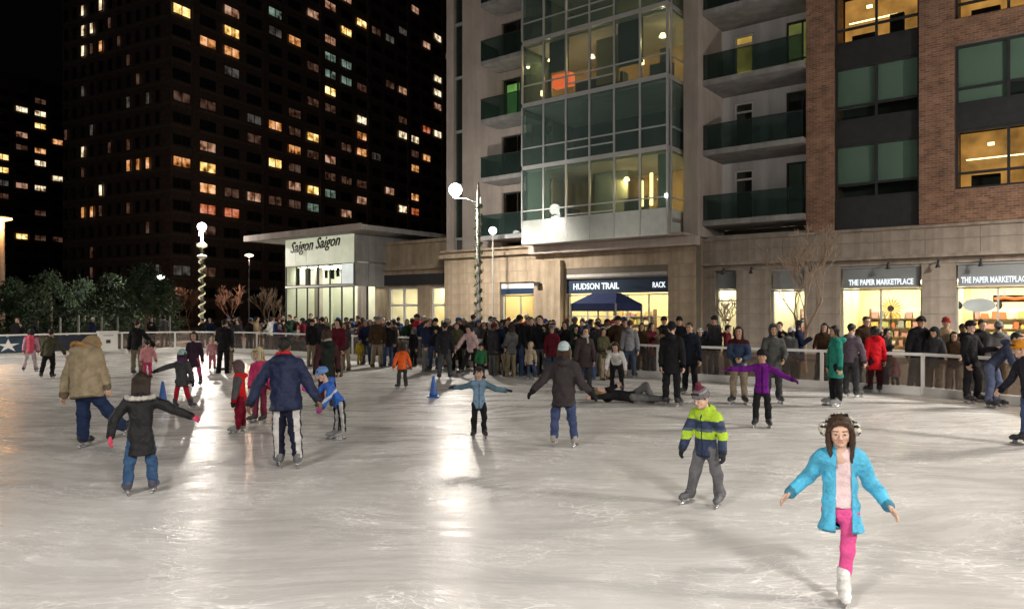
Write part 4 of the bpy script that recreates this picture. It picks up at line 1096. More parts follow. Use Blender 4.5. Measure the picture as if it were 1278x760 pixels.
def t_hair(kind):
    f = Field((-.75,-.7,-1.3), (.75,.85,1.35), .033 if kind != 'hero' else .026)
    scalp(f)
    for s in (-1,1): f.cone((s*.33,-.12,.72), (s*.335,-.09,.5), .06, .04, .05)
    f.cone((-.2,-.33,.86), (.2,-.33,.88), .06, .06, .08)
    if kind == 'short': f.cone((0,.36,.5), (0,.33,.25), .16, .1, .1)
    if kind in ('long', 'bob'):
        e = -.55 if kind == 'long' else -.02
        for x in (-.3,-.15,0,.15,.3): f.cone((x,.28-abs(x)*.3,.6), (x*1.25,.30-abs(x)*.35,e+abs(x)*.2), .15, .08, .09)
        for s in (-1,1): f.cone((s*.34,-.02,.65), (s*.38,-.06,e+.25), .10, .06, .08)
    if kind == 'pony':
        f.ball((0,.46,.62), .10, .05); f.cone((0,.50,.62), (0,.62,.2), .10, .10, .06); f.cone((0,.62,.2), (.05,.55,-.35), .10, .03, .06)
    if kind == 'bun': f.ball((0,.38,.98), .17, .06)
    if kind == 'hero':
        for s in (-1,1):
            f.cone((s*.08,-.29,.93), (s*.33,-.20,.60), .08, .06, .08)
            f.cone((s*.35,-.16,.6), (s*.36,-.16,.1), .07, .075, .07); f.cone((s*.36,-.16,.1), (s*.30,-.36,-.5), .085, .045, .06)
            f.cone((s*.37,-.05,.5), (s*.36,-.12,-.35), .11, .06, .06)
        for x in (-.2,0,.2): f.cone((x,.3,.6), (x*1.3,.34,-.6), .16, .08, .09)
    X, Y, Z = f.grid(); th = np.arctan2(X, Y+1e-6+0*Z)
    f.F = f.F+(.012*np.sin(th*26+3*np.sin(Z*5))).astype(np.float32)
    return f.mesh()
def t_hat(kind):
    f = Field((-.85,-.85,-.75), (.85,.95,1.6), .035)
    if kind in ('beanie', 'pompom', 'stocking'):
        f.ball((0,.06,.68), (.40,.47,.44 if kind != 'stocking' else .5), .02)
        n = (0,.32*1.0,-1.0); f.cut((0,-.22,-1), (0,-.38,.66))
        X, Y, Z = f.grid(); th = np.arctan2(X, Y+0*Z); f.F = f.F+(.010*np.sin(th*34)+0*Z).astype(np.float32)
        g = Field((-.85,-.85,-.75), (.85,.95,1.6), .035); g.ball((0,.06,.66), (.44,.51,.46), .02); g.cut((0,-.22,-1), (0,-.40,.64)); g.cut((0,.22,1), (0,-.40,.83))
        f.F = np.minimum(f.F, g.F)
        if kind == 'pompom':
            f.ball((0,.1,1.22), .15, .02); 
    if kind == 'helmet':
        f.ball((0,.06,.70), (.43,.52,.43), .02); f.cut((0,-.1,-1), (0,0,.60))
        for x in (-.18,0,.18): f.cone((x,-.35,1.05), (x,.45,1.12), .035, .035, .02, None, 's')
        for s in (-1,1): f.cone((s*.38,.02,.62), (s*.24,-.12,.12), .02, .02, .02)
    if kind == 'cap':
        f.ball((0,.06,.68), (.37,.44,.40), .02); f.cut((0,-.1,-1), (0,0,.72)); f.cone((0,-.35,.78), (0,-.55,.74), .25, .22, .02, ((0,0,1), .12))
    if kind in ('hood', 'furhood'):
        f.ball((0,.10,.56), (.45,.52,.58), .02); f.cone((0,.15,.3), (0,.15,-.35), .40, .36, .12)
        f.ball((0,-.55,.50), (.30,.50,.44), .05, 's')
    if kind == 'earmuffs':
        for s in (-1,1): f.ball((s*.50,.03,.52), (.15,.22,.23), .02)
        pts = [(.46*math.sin(a), .03, .57+.52*math.cos(a)) for a in np.linspace(-1.5, 1.5, 13)]
        for a, b in zip(pts, pts[1:]): f.cone(a, b, .035, .035, .02)
        f.wrinkle(.035, 2.2, 3)
    return f.mesh()
def t_furring():
    f = Field((-.8,-.8,-.4), (.8,.7,1.4), .04)
    pts = [(.40*math.sin(a), -.24+.10*math.cos(a), .50+.50*math.cos(a)) for a in np.linspace(-2.6, 2.6, 22)]
    for a, b in zip(pts, pts[1:]): f.cone(a, b, .10, .10, .02)
    f.wrinkle(.05, 2.4, 5); return f.mesh()
def t_furcollar():
    f = Field((-.95,-.8,-.8), (.95,1.0,.5), .04)
    pts = [(.66*math.sin(a), .16+.50*math.cos(a), -.22-.16*math.cos(a)-.05) for a in np.linspace(-2.7, 2.7, 24)]
    for a, b in zip(pts, pts[1:]): f.cone(a, b, .115, .115, .02)
    f.wrinkle(.05, 2.2, 5); return f.mesh()
def t_scarf():
    f = Field((-.8,-.8,-.9), (.8,.8,.5), .035)
    pts = [(.33*math.sin(a), .06-.33*math.cos(a), .02+.05*math.sin(2*a)) for a in np.linspace(0, 6.283, 22)]
    for a, b in zip(pts, pts[1:]): f.cone(a, b, .13, .13, .03)
    f.cone((.1,-.36,0), (.15,-.5,-.65), .12, .10, .05, ((0,1,0), .5)); f.wrinkle(.03, 2, 9); return f.mesh()
# ---- hand: wrist at 0, fingers along +z, palm towards -y, thumb on +x; unit = hand length
def t_hand(kind, infl=0.0):
    f = Field((-.5,-.65,-.25), (.75,.35,1.2), .03)
    f.cone((0,0,-.2), (0,0,.1), .15+infl, .16+infl, .05, ((0,1,0), .75))
    fx = (.17,.06,-.06,-.17)
    for x in fx: f.cone((x*.7,0,.05), (x,0,.48), .105+infl, .085+infl, .06)
    curl = .35 if kind == 'open' else 1.0; sp = .45 if kind == 'open' else .15
    for x, L in zip(fx, (.40,.47,.43,.33)):
        a = np.array((x,0,.48)); d1 = N((x*sp*1.6, -.25*curl, 1)); d2 = N((x*sp*1.6, -.9*curl, 1)); d3 = N((x*sp, -1.7*curl, 1))
        b = a+d1*L*.45; c = b+d2*L*.3; e = c+d3*L*.25
        f.cone(a, b, .062+infl, .058+infl, .02); f.cone(b, c, .058+infl, .052+infl, .01); f.cone(c, e, .052+infl, .045+infl, .01)
    a = np.array((.13,-.03,.12)); b = np.array((.30,-.10,.30)); c = np.array((.36 if kind == 'open' else .28,-.17,.47))
    f.cone(a, b, .085+infl, .065+infl, .05); f.cone(b, c, .065+infl, .05+infl, .02)
    return f.mesh()
def t_boot(top=.27):                                               # skate boot, metres for a 25 cm foot; blade bottom 0, toe -y
    f = Field((-.09,-.21,.0), (.09,.15,.33), .0105)
    f.cone((0,.055,.115), (0,-.10,.105), .048, .045, .04); f.cone((0,-.10,.105), (0,-.145,.098), .045, .037, .03)
    f.cone((0,.045,.13), (0,.055,top), .050, .058, .05, ((0,1,0), 1.15)); f.cone((0,-.01,.14), (0,.0,top-.01), .035, .04, .03)
    f.cut((0,0,-1), (0,0,.066))
    X, Y, Z = f.grid(); f.F = f.F+(.0025*np.sin(Z*160)*(Y < 0)).astype(np.float32)
    return f.mesh()
def t_shoe():
    f = Field((-.09,-.22,-.01), (.09,.15,.16), .0115)
    f.cone((0,.06,.045), (0,-.12,.04), .046, .045, .04); f.cone((0,.045,.05), (0,.05,.12), .046, .045, .04); f.cut((0,0,-1), (0,0,.003))
    return f.mesh()
T = {'head': t_head(), 'furring': t_furring(), 'furcollar': t_furcollar(), 'scarf': t_scarf(), 'boot': t_boot(), 'bootlow': t_boot(.165), 'shoe': t_shoe(),
     'open': t_hand('open'), 'curl': t_hand('curl'), 'gopen': t_hand('open', .025), 'gcurl': t_hand('curl', .025)}
for k_ in ('short','long','bob','pony','bun','hero'): T['hair_'+k_] = t_hair(k_)
for k_ in ('beanie','pompom','helmet','cap','hood','furhood','earmuffs'): T['hat_'+k_] = t_hat(k_)
blade_mb = MB().box(-.004,.004,-.165,.125,.0,.028).box(-.010,.010,-.13,-.06,.0285,.068).box(-.010,.010,.03,.09,.0285,.068)
blade_mb.box(-.036,.036,-.15,.09,.0685,.078)
steel = noise_mat('blade_steel', (.55,.55,.56), .05, 4, .3, 0, metal=1)
C_WHITE = (.78,.76,.74)
SKIN = {'light': (.62,.40,.30), 'tan': (.46,.27,.18), 'brown': (.22,.115,.07), 'olive': (.52,.33,.22)}
HAIR = {'black': (.012,.010,.009), 'brown': (.05,.025,.014), 'dbrown': (.025,.014,.009), 'blond': (.30,.19,.08), 'grey': (.30,.29,.28)}
M_eye = noise_mat('eye_white', (.46,.42,.39), .02, 3, .3, 0); M_iris = noise_mat('iris', (.02,.012,.008), .1, 3, .2, 0)

def person_meshes(sp, vox):
    """list of (name, verts, quads, material list, face material index, parent index or None)"""
    h = sp['h']; c = min(1, max(0, (1.72-h)/.6)); yaw = R(sp.get('yaw', 0))
    hh = h*(.132+.038*c); bulk = sp.get('bulk', 1.0)
    fwd = np.array((math.sin(yaw), -math.cos(yaw), 0)); side = np.array((math.cos(yaw), math.sin(yaw), 0)); up = np.array((0,0,1.))
    skates = sp.get('skates', True); fs = (h/1.7)**.8
    ank = (.155 if skates else .085)*fs
    leg = h*(.475-.03*c)-ank+.05; torso = h*(.305+.005*c); sw = h*(.095+.008*c)*bulk*sp.get('sw', 1); hw = h*.05
    lean = N(sp.get('lean', (0,0,1)))
    # image left / right assignment of the limbs
    sg = 1 if side[0] >= 0 else -1                        # shoulder on +side is at image right when sg = 1
    pel = np.zeros(3)
    hips = {'R': pel+side*sg*hw, 'L': pel-side*sg*hw}
    legs = {}
    for s, sx in (('L', -1), ('R', 1)):
        th, sh = sp.get('leg'+s, ((sx*.07,0,-1), (sx*.03,.04,-1)))
        k_ = hips[s]+N(th)*leg*.52; a = k_+N(sh)*leg*.48; legs[s] = (hips[s], k_, a)
    low = min(legs['L'][2][2], legs['R'][2][2]); shift = np.array((0,0,ank-low))
    if sp.get('lying'): shift = np.array((0,0,sp['lying']))
    g = [s for s in 'LR' if legs[s][2][2]-low < .04*h]
    if sp.get('stand'): g = [sp['stand']]
    ctr = np.mean([legs[s][2] for s in g], axis=0)
    if sp.get('lying'): ctr = pel
    shift[0] -= ctr[0]; shift[1] -= ctr[1]
    pel = pel+shift; legs = {s: tuple(p+shift for p in v) for s, v in legs.items()}
    chest = pel+lean*torso; 
    bside = N(side-lean*(side@lean)); bf = np.cross(lean, bside)
    if bf@fwd < 0 and abs(lean[2]) > .2: bf = -bf
    neck = chest+N(lean*.8+up*.2)*h*.045
    if sp.get('lying'): neck = chest+lean*h*.045
    # head frame
    hy = yaw+R(sp.get('turn', 0)); hp = R(sp.get('nod', 5)); rl = R(sp.get('tilt', 0))
    hf = np.array((math.sin(hy), -math.cos(hy), 0)); hs = np.array((math.cos(hy), math.sin(hy), 0))
    if sp.get('lying'):
        hz_ = N(lean); hf = N(np.array((0,0,1.))-hz_*hz_[2]); hs = np.cross(-hf, hz_)
    else:
        hz_ = up*math.cos(hp)+hf*math.sin(hp); hf = hf*math.cos(hp)-up*math.sin(hp)
        hz_, hs = hz_*math.cos(rl)+hs*math.sin(rl), hs*math.cos(rl)-hz_*math.sin(rl)
    Hm = basis(hs*hh, -hf*hh, hz_*hh, neck+hz_*hh*.10+hf*hh*.08)
    arms = {}
    for s, sx in (('L', -1), ('R', 1)):
        ua, fa = sp.get('arm'+s, ((sx*.22,0,-1), (sx*.08,-.15,-1)))
        sh = chest+bside*sg*sx*sw-lean*h*.022
        e = sh+N(ua)*h*.165; wr = e+N(fa)*h*.14; arms[s] = (sh, e, wr, N(fa))
    out = []
    skin = cloth(SKIN[sp.get('skin', 'light')], 'skin'); hairm = cloth(HAIR[sp.get('hairc', 'dbrown')], 'hair')
    lip = cloth([SKIN[sp.get('skin','light')][0]*.85, SKIN[sp.get('skin','light')][1]*.58, SKIN[sp.get('skin','light')][2]*.58], 'skin')
    allp = np.array([p for v in legs.values() for p in v]+[p for v in arms.values() for p in v[:3]]+[chest, neck])
    lo, hi = allp.min(0)-.18, allp.max(0)+.18
    # ---- body (one surface: trunk, neck, arms, legs) + head and hands
    f = Field(lo, hi, max(vox, .016))
    f.cone(pel, chest-lean*.03*h, .060*h*bulk, .068*h*bulk, .05, (bf, .7)); f.cone(chest-lean*.02*h, neck+hz_*hh*.15, .055*h, .034*h, .04)
    for s in 'LR':
        a, b, d = legs[s]; w_ = min(1, sp.get('tw', 1))*.82; f.cone(a, b, .052*h*w_, .036*h*w_, .03); f.cone(b, d, .036*h*w_, .024*h*w_, .02)
        a, b, d, _ = arms[s]; f.cone(chest-lean*.03*h, a, .042*h, .030*h, .03); f.cone(a, b, .026*h, .021*h, .02); f.cone(b, d, .021*h, .016*h, .02)
    Vs, Qs = [], []; Ms = []
    V, Q = f.mesh(); Vs.append(V); Qs.append(Q); Ms.append(np.zeros(len(Q), int)); off = len(V)
    V, Q, m = T['head']; Vs.append(xf(V, Hm)); Qs.append(Q+off); Ms.append(m); off += len(V)
    hl = h*.105*(1+.05*c); gl = sp.get('gloves'); hand_parts = []
    for s, sx in (('L', -1), ('R', 1)):
        kind = sp.get('hand', 'curl'); fa = arms[s][3]; wr = arms[s][2]
        th = N(np.array(fwd)-fa*(fwd@fa)+1e-4)          # thumb forward
        if abs(fa[2]) < .75: th = N(fwd*.8+up*.6-fa*((fwd*.8+up*.6)@fa))
        pn = np.cross(fa, th)                             # +y axis (back of hand)
        inward = -(bside*sg*sx)
        V, Q = T[('g' if gl else '')+kind]
        y = pn if pn@inward < 0 else -pn
        Mx = basis(th*hl, y*hl, fa*hl, wr-fa*hl*.02); V2 = xf(V, Mx); Q2 = Q
        if np.linalg.det(Mx[:3,:3]) < 0: Q2 = Q[:, ::-1]
        if gl: hand_parts.append((V2, Q2))
        else: Vs.append(V2); Qs.append(Q2+off); Ms.append(np.zeros(len(Q2), int)); off += len(V2)
    out.append(('body', np.concatenate(Vs), np.concatenate(Qs), [skin, lip, M_eye, M_iris, hairm], np.concatenate(Ms), None))
    for V2, Q2 in hand_parts: out.append(('glove', V2, Q2, [cloth(gl)], None, None))
    # ---- trousers
    tc = cloth(sp['trousers'], sp.get('tmat', 'cloth')); f = Field(np.minimum.reduce([p for v in legs.values() for p in v])-.16, np.maximum.reduce([p for v in legs.values() for p in v]+[pel+lean*.1*h])+.16, vox)
    tw = sp.get('tw', 1.0)
    pw_ = min(1, tw)**1.5; f.cone(pel-lean*.01*h, pel+lean*.07*h, .076*h*bulk*pw_, .074*h*bulk*pw_, .04, (bf, .78))
    for s in 'LR':
        a, b, d = legs[s]; f.cone(a, b, .056*h*tw, .043*h*tw, .03); f.cone(b, d-N(d-b)*(.0 if skates else -.03)*h, .043*h*tw, .036*h*tw if tw < .95 else max(.039*h*tw, .067*fs), .02)
    f.wrinkle(.013 if tw >= .95 else .003, 1.15, sp.get('seed', 1)); V, Q = f.mesh(); mats = [tc]; mi = None
    if sp.get('stripe'):
        cen = V[Q].mean(1); mats.append(cloth(sp['stripe'])); mi = np.zeros(len(Q), int)
        for s, sx in (('L', -1), ('R', 1)):
            a, b, d = legs[s]
            for p, q in ((a, b), (b, d)):
                t = np.clip(((cen-p)@(q-p))/((q-p)@(q-p)), 0, 1); r_ = cen-p-t[:, None]*(q-p); dist = np.linalg.norm(r_, axis=1)
                sd = sp.get('stripe_dir', {}).get(s) if sp.get('stripe_dir') else bside*sg*sx
                near = dist < .075*h*tw; ang = (r_@N(sd))/np.maximum(dist, 1e-5); mi[near & (ang > .86)] = 1
    out.append(('trousers', V, Q, mats, mi, None))
    # ---- coat
    jl = sp.get('len', .05); fl_ = sp.get('flare', 1.0); puff = sp.get('puff', 0); jm = cloth(sp['coat'], sp.get('cmat', 'cloth')); op_ = sp.get('open')
    hang = N(lean*.55+up*.45) if not sp.get('lying') else lean
    hem = pel-hang*jl*h; th_ = sp.get('thick', 1.0)
    lo2 = np.minimum.reduce([v for a in arms.values() for v in a[:3]]+[hem, neck])-.2; hi2 = np.maximum.reduce([v for a in arms.values() for v in a[:3]]+[hem, neck])+.2
    f = Field(lo2, hi2, vox)
    rT = .088*h*bulk*th_
    f.cone(pel, chest-lean*.035*h, rT*1.0, rT*.98, .05, (bf, .76))
    f.cone(pel, hem-hang*.1*h, rT*1.0, rT*(1.0+.9*jl*3*(fl_)), .04, (bf, .82))
    f.cone(chest-lean*.03*h-bside*sw*.8, chest-lean*.03*h+bside*sw*.8, .046*h*th_, None, .05)
    f.cone(chest, neck, .062*h, .052*h, .04)
    for s in 'LR':
        a, b, d, fa = arms[s]; f.cone(a, b, .042*h*th_, .036*h*th_, .03); f.cone(b, d+fa*.005*h, .036*h*th_, .030*h*th_, .02)
    f.wrinkle(.015*min(1, h/1.4), 1.0, sp.get('seed', 1)+7)
    if sp.get('hooddown', 1) and not op_: f.ball(chest-bf*.07*h+lean*.018*h, np.array((.06,.055,.04))*h, .03)
    if puff:
        X, Y, Z = f.grid(); f.F = f.F+(puff*(np.abs(np.sin((X*lean[0]+Y*lean[1]+Z*lean[2])*math.pi/(.055*h/1.2)))*-1+.6)).astype(np.float32)
    # cuts: hem and cuffs
    X, Y, Z = f.grid(); d = (X-hem[0])*-hang[0]+(Y-hem[1])*-hang[1]+(Z-hem[2])*-hang[2]
    lowtor = (np.abs((X-pel[0])*bside[0]+(Y-pel[1])*bside[1]+(Z-pel[2])*bside[2]) < sw*1.9)
    f.F = np.where(lowtor, np.maximum(f.F, d.astype(np.float32)) if jl >= 0 or True else f.F, f.F)
    for s in 'LR':                                            # give the sleeves back where they hang past the hem
        a, b, dd, fa = arms[s]; f.cone(a, b, .039*h*th_, .034*h*th_, .015); f.cone(b, dd+fa*.004*h, .034*h*th_, .029*h*th_, .015)
    # neck hole
    f.cone(neck+hz_*hh*.02, neck+hz_*hh*.5, .045*h, .05*h, .01, None, 's')
    if op_:
        f2 = f.F.copy(); th2 = .022; f.F = np.maximum(f.F, -(f2+th2))        # a real shell
        X, Y, Z = f.grid(); ss = (X-pel[0])*bside[0]+(Y-pel[1])*bside[1]+(Z-pel[2])*bside[2]+op_.get('shift', 0); ff = (X-pel[0])*bf[0]+(Y-pel[1])*bf[1]+(Z-pel[2])*bf[2]
        zz = (X-pel[0])*lean[0]+(Y-pel[1])*lean[1]+(Z-pel[2])*lean[2]
        wdt = op_['top']+(op_['bot']-op_['top'])*np.clip((torso-zz)/(torso+jl*h), 0, 1)
        gap = np.maximum(np.abs(ss)-wdt, -(ff-.01)); f.F = np.maximum(f.F, -gap.astype(np.float32))
    V, Q = f.mesh(); mats = [jm]; mi = None
    cen = V[Q].mean(1)
    if sp.get('bands'):                                       # [(from, to, colour)] as fractions from hem to shoulder
        tt = ((cen-hem)@lean)/((chest-hem)@lean); mi = np.zeros(len(Q), int)
        for (a, b, col) in sp['bands']:
            mats.append(cloth(col)); mi[(tt > a) & (tt < b)] = len(mats)-1
    if sp.get('sleeves'):
        mats.append(cloth(sp['sleeves'])); mi = np.zeros(len(Q), int) if mi is None else mi
        for s in 'LR':
            a, b, d, fa = arms[s]
            for p, q in ((a+(b-a)*.12, b), (b, d)):
                t = np.clip(((cen-p)@(q-p))/((q-p)@(q-p)), 0, 1); dist = np.linalg.norm(cen-p-t[:, None]*(q-p), axis=1); mi[dist < .056*h*th_] = len(mats)-1
    mats.append(cloth([x*.42 for x in sp['coat']], sp.get('cmat', 'cloth'))); mi = np.zeros(len(Q), int) if mi is None else mi; ti = len(mats)-1
    rel = cen-pel; sd_ = rel@bside; fr_ = rel@bf; ud = rel@lean; tt = ((cen-hem)@hang)/h
    for s in 'LR':
        a, b, d, fa = arms[s]; t = ((cen-b)@(d-b))/((d-b)@(d-b)); dist = np.linalg.norm(cen-b-np.clip(t, 0, 1.2)[:, None]*(d-b), axis=1); mi[(t > .90) & (dist < .05*h)] = ti
    tors = np.abs(sd_) < sw*1.0
    mi[tors & (tt < .014) & (ud < .1*h)] = ti
    if not op_ and vox < .018:
        zw = max(.007, vox*.62); mi[(fr_ > .03*h) & (np.abs(sd_) < zw) & (ud < torso)] = ti
        pk = np.abs(ud-.045*h-.7*(np.abs(sd_)-.05*h)); mi[(fr_ > .02*h) & (np.abs(sd_) > .035*h) & (np.abs(sd_) < .07*h) & (pk < zw*.8)] = ti
    if sp.get('yoke'):                                        # differently coloured shoulders
        tt = ((cen-hem)@lean)/((chest-hem)@lean); mats.append(cloth(sp['yoke'])); mi = np.zeros(len(Q), int) if mi is None else mi; mi[tt > sp.get('yoke_at', .93)] = len(mats)-1
    out.append((sp.get('coatname', 'jacket'), V, Q, mats, mi, None))
    if sp.get('shirt'):
        f = Field(np.minimum(pel, chest)-.2, np.maximum(chest, neck)+.2, vox); f.cone(pel-lean*.02*h, chest-lean*.02*h, .076*h, .072*h, .04, (bf, .76)); f.cone(chest-lean*.01*h-bside*sw*.4, chest-lean*.01*h+bside*sw*.4, .032*h, None, .04)
        f.wrinkle(.006, 1, 3); f.cut(-lean, pel+lean*.025*h); V, Q = f.mesh(); out.append(('shirt', V, Q, [cloth(sp['shirt'])], None, None))
    # ---- feet
    for s, sx in (('L', -1), ('R', 1)):
        a, k_, d = legs[s]; fy = yaw+R(sp.get('foot'+s, sx*12*sg))
        ff = np.array((math.sin(fy), -math.cos(fy), 0)); fsd = np.array((math.cos(fy), math.sin(fy), 0)); shn = N(k_-d)
        lift = d[2]-ank
        zf = up if lift < .03*h and not sp.get('lying') else N(shn*.8+up*.2) if not sp.get('lying') else shn
        ff = N(ff-zf*(ff@zf)); fsd = np.cross(-ff, zf)*1.0
        p0 = d-zf*ank-(-ff)*.05*fs
        Mx = basis(fsd*fs, -ff*fs, zf*fs, p0)
        if np.linalg.det(Mx[:3,:3]) < 0: Mx[:3,0] *= -1
        if skates:
            V, Q = T['boot' if tw < .95 else 'bootlow']; out.append(('skate', xf(V, Mx), Q, [cloth(sp.get('skatec', (.03,.03,.035)), 'leather')], None, None)); pi = len(out)-1
            BV = xf(np.array(blade_mb.V), Mx); out.append(('blade', BV, np.array(blade_mb.F), [steel], None, pi))
        else:
            V, Q = T['shoe']; out.append(('shoe', xf(V, Mx), Q, [cloth(sp.get('skatec', (.04,.035,.03)), 'leather')], None, None))
    # ---- head wear
    for nm, key, col, kd in sp.get('wear', []):
        V, Q = T[key]; mats = [cloth(col, kd)]; mi = None
        V2 = xf(V, Hm)
        if nm == 'hat' and key == 'hat_pompom' and len(sp.get('hat_bands', [])):
            cz = V[Q].mean(1)[:, 2]; mi = np.zeros(len(Q), int)
            for (a, b, cc) in sp['hat_bands']: mats.append(cloth(cc)); mi[(cz > a) & (cz < b)] = len(mats)-1
        if nm == 'earmuffs':
            cx = V[Q].mean(1); mats.append(cloth((.03,.03,.03))); r_ = np.random.RandomState(4).rand(len(Q)); mi = ((np.sin(cx[:,2]*26)*np.sin(cx[:,1]*24+1) > .35)).astype(int)
        if kd == 'hair' and sp.get('hairlean'): pass
        out.append((nm, V2, Q, mats, mi, None))
    if sp.get('extra'): out += sp['extra'](locals())
    return out
def wear(hair=None, hairc='dbrown', hat=None, hatc=(.05,.05,.05), scarf=None, furring=None, furcollar=None):
    w_ = []
    if hair: w_.append(('hair', 'hair_'+hair, HAIR[hairc], 'hair'))
    if hat: w_.append(('earmuffs' if hat == 'earmuffs' else 'hood' if 'hood' in hat else 'helmet' if hat == 'helmet' else 'hat', 'hat_'+hat, hatc, 'cloth'))
    if scarf: w_.append(('scarf', 'scarf', scarf, 'cloth'))
    if furring: w_.append(('fur_trim', 'furring', furring, 'cloth'))
    if furcollar: w_.append(('fur_trim', 'furcollar', furcollar, 'cloth'))
    return w_
def emit_person(sp, label, loc, rz, group, meshes):
    root = empty('person', loc, rz); tag(root, label, 'person', group); made = []
    for nm, V, Q, mats, mi, par in meshes:
        me = mesh_from(nm, V, np.asarray(Q), mats, mi, nm != 'blade'); made.append(obj(nm, me, root if par is None else made[par]))
    return root
def skater(x, y, label, **sp):
    p = ground(x, y); Y = p.y; vox = min(.021, max(.0085, .0014*Y)); p.z = .006
    sp.setdefault('seed', int(x) % 97)
    return emit_person(sp, label, p, -math.atan2(p.x, p.y), 'skaters on the ice', person_meshes(sp, vox))
BLK = (.018,.018,.02); CHAR = (.045,.045,.05); NAVY = (.018,.025,.06); JEAN = (.045,.075,.15); KHAKI = (.26,.21,.14); GREY = (.16,.16,.16); DRED = (.22,.02,.03)
A = lambda *v: v
# ---- the girl in front
skater(1053, 752, 'girl in open turquoise jacket and pink leggings gliding on one white skate', h=1.27, yaw=0, turn=4, nod=16, tilt=-3,
   stand='R', legL=((.16,.95,-.62), (.22,1.0,.10)), legR=((-.07,-.02,-1), (-.10,.03,-1)), footR=4,
   armL=((-.42,.36,-.72), (-.56,-.52,-.52)), armR=((.34,.36,-.78), (.54,-.52,-.60)), hand='open',
   coat=(.085,.46,.70), cmat='nylon', len=.10, flare=3.0, thick=1.03, sw=.92, open=dict(top=.045, bot=.05, shift=-.022), shirt=(.80,.60,.62), trousers=(.72,.10,.30), tw=.84, skin='light', hairc='brown', skatec=(.80,.79,.76),
   wear=wear('hero', 'brown', 'earmuffs', (.62,.58,.50)), coatname='jacket', bulk=.95)
# ---- boy in striped jacket
LIME = (.42,.62,.05)
skater(880, 630, 'boy in navy jacket with lime stripes and grey knitted pompom hat', h=1.20, yaw=-28, nod=24, turn=-12, lean=(-.03,-.10,1),
   legL=((-.24,-.05,-1), (-.20,.05,-1)), legR=((.20,0,-1), (.14,.05,-1)), armL=((-.35,-.2,-1), (-.30,-.35,-.9)), armR=((.30,.05,-1), (.05,-.3,-1)), gloves=(.03,.03,.035),
   coat=(.03,.045,.10), cmat='nylon', len=.06, thick=1.1, bands=[(.42,.60,LIME),(.86,1.3,LIME),(.60,.66,(.10,.13,.16))], trousers=(.14,.14,.15), tw=1.05, skatec=(.10,.10,.11), wear=wear('short','dbrown','pompom',(.15,.14,.15)), hat_bands=[(1.02,1.5,(.14,.03,.05)),(.85,.92,(.30,.28,.28))], skin='light')
# ---- purple jacket
skater(951, 533, 'child in purple jacket and black trousers with arms stretched wide', h=1.30, yaw=0, nod=6, armL=((-1,-.1,-.12), (-1,-.2,.02)), armR=((.85,-.05,-.5), (.9,-.25,-.35)), legL=((-.12,0,-1),(-.04,.03,-1)), legR=((.10,0,-1),(.05,.03,-1)),
   coat=(.14,.015,.20), len=.05, trousers=BLK, gloves=(.12,.02,.15), wear=wear('short','black','helmet',BLK), skin='tan')
skater(965, 503, 'man in grey green hooded jacket standing behind the purple jacket child', h=1.70, yaw=10, armL=((-.25,-.2,-1),(.1,-.7,-.6)), armR=((.3,-.2,-1),(-.1,-.8,-.5)), coat=(.085,.09,.085), len=.08, trousers=CHAR, wear=wear('short','black','hood',(.085,.09,.085)), skin='tan')
skater(922, 504, 'woman in slate blue jacket and khaki trousers left of the purple jacket child', h=1.66, yaw=-5, armL=((-.2,-.3,-1),(.5,-.6,-.3)), armR=((.2,-.3,-1),(-.5,-.6,-.3)), coat=(.035,.055,.10), yoke=(.05,.012,.016), yoke_at=.90, len=.04, trousers=(.24,.19,.14), wear=wear('long','dbrown'), skin='tan', footL=-20, footR=20)
skater(838, 507, 'tall adult all in black standing at the middle fence bay', h=1.76, yaw=165, coat=BLK, len=.12, trousers=BLK, wear=wear('short','black','beanie',BLK), armL=((-.15,0,-1),(0,-.2,-1)))
skater(861, 492, 'adult in black coat partly hidden behind the tall black clad adult', h=1.72, yaw=-20, coat=(.015,.02,.03), len=.10, trousers=BLK, wear=wear('short','brown'), skin='olive')
skater(1043, 507, 'skater in long teal green coat with dark trousers by the right railing', h=1.68, yaw=-70, coat=(.03,.24,.18), len=.15, flare=1.2, trousers=BLK, wear=wear('bob','black'), armR=((.1,.0,-1),(.0,-.1,-1)), skin='olive', skatec=(.3,.3,.3))
skater(1062, 496, 'skater in mauve grey hoodie just behind the teal coat skater', h=1.70, yaw=150, coat=(.14,.11,.14), len=.04, trousers=CHAR, wear=wear('short','black'), armR=((.35,0,-1),(.2,.1,-1)))
skater(1092, 490, 'skater in bright red knee length coat by the right railing', h=1.62, yaw=-150, coat=(.62,.015,.025), len=.16, flare=.9, trousers=(.05,.012,.015), wear=wear('bob','black'), armL=((-.2,.1,-1),(0,-.2,-1)))
skater(1213, 503, 'man in black jacket leaning by the end post of the railing', h=1.78, yaw=60, lean=(-.05,0,1), coat=BLK, len=.07, trousers=BLK, armR=((.5,-.2,-.9),(.8,-.2,.1)), armL=((-.1,0,-1),(.3,-.2,-1)), wear=wear('short','black','beanie',BLK), legR=((.22,0,-1),(-.05,.05,-1)))
skater(1238, 509, 'bending skater in slate jacket and grey blue jeans at the right edge', h=1.70, yaw=70, lean=(.62,0,.78), nod=25, coat=(.05,.06,.10), len=.03, trousers=(.10,.12,.20), legL=((.05,0,-1),(-.12,0,-1)), legR=((.30,0,-1),(-.18,0,-1)), armL=((.3,-.2,-1),(.4,-.2,-.8)), armR=((.5,-.1,-.9),(.5,0,-.8)), wear=wear('short','black'))
skater(1287, 556, 'skater in dark jacket and blue jeans with orange beanie cut by right edge', h=1.55, yaw=-60, lean=(-.18,0,1), nod=20, coat=(.03,.03,.04), len=.05, trousers=(.07,.10,.20), wear=wear('short','black','beanie',(.55,.22,.02)), armL=((-.4,-.2,-1),(-.5,-.3,-.6)))
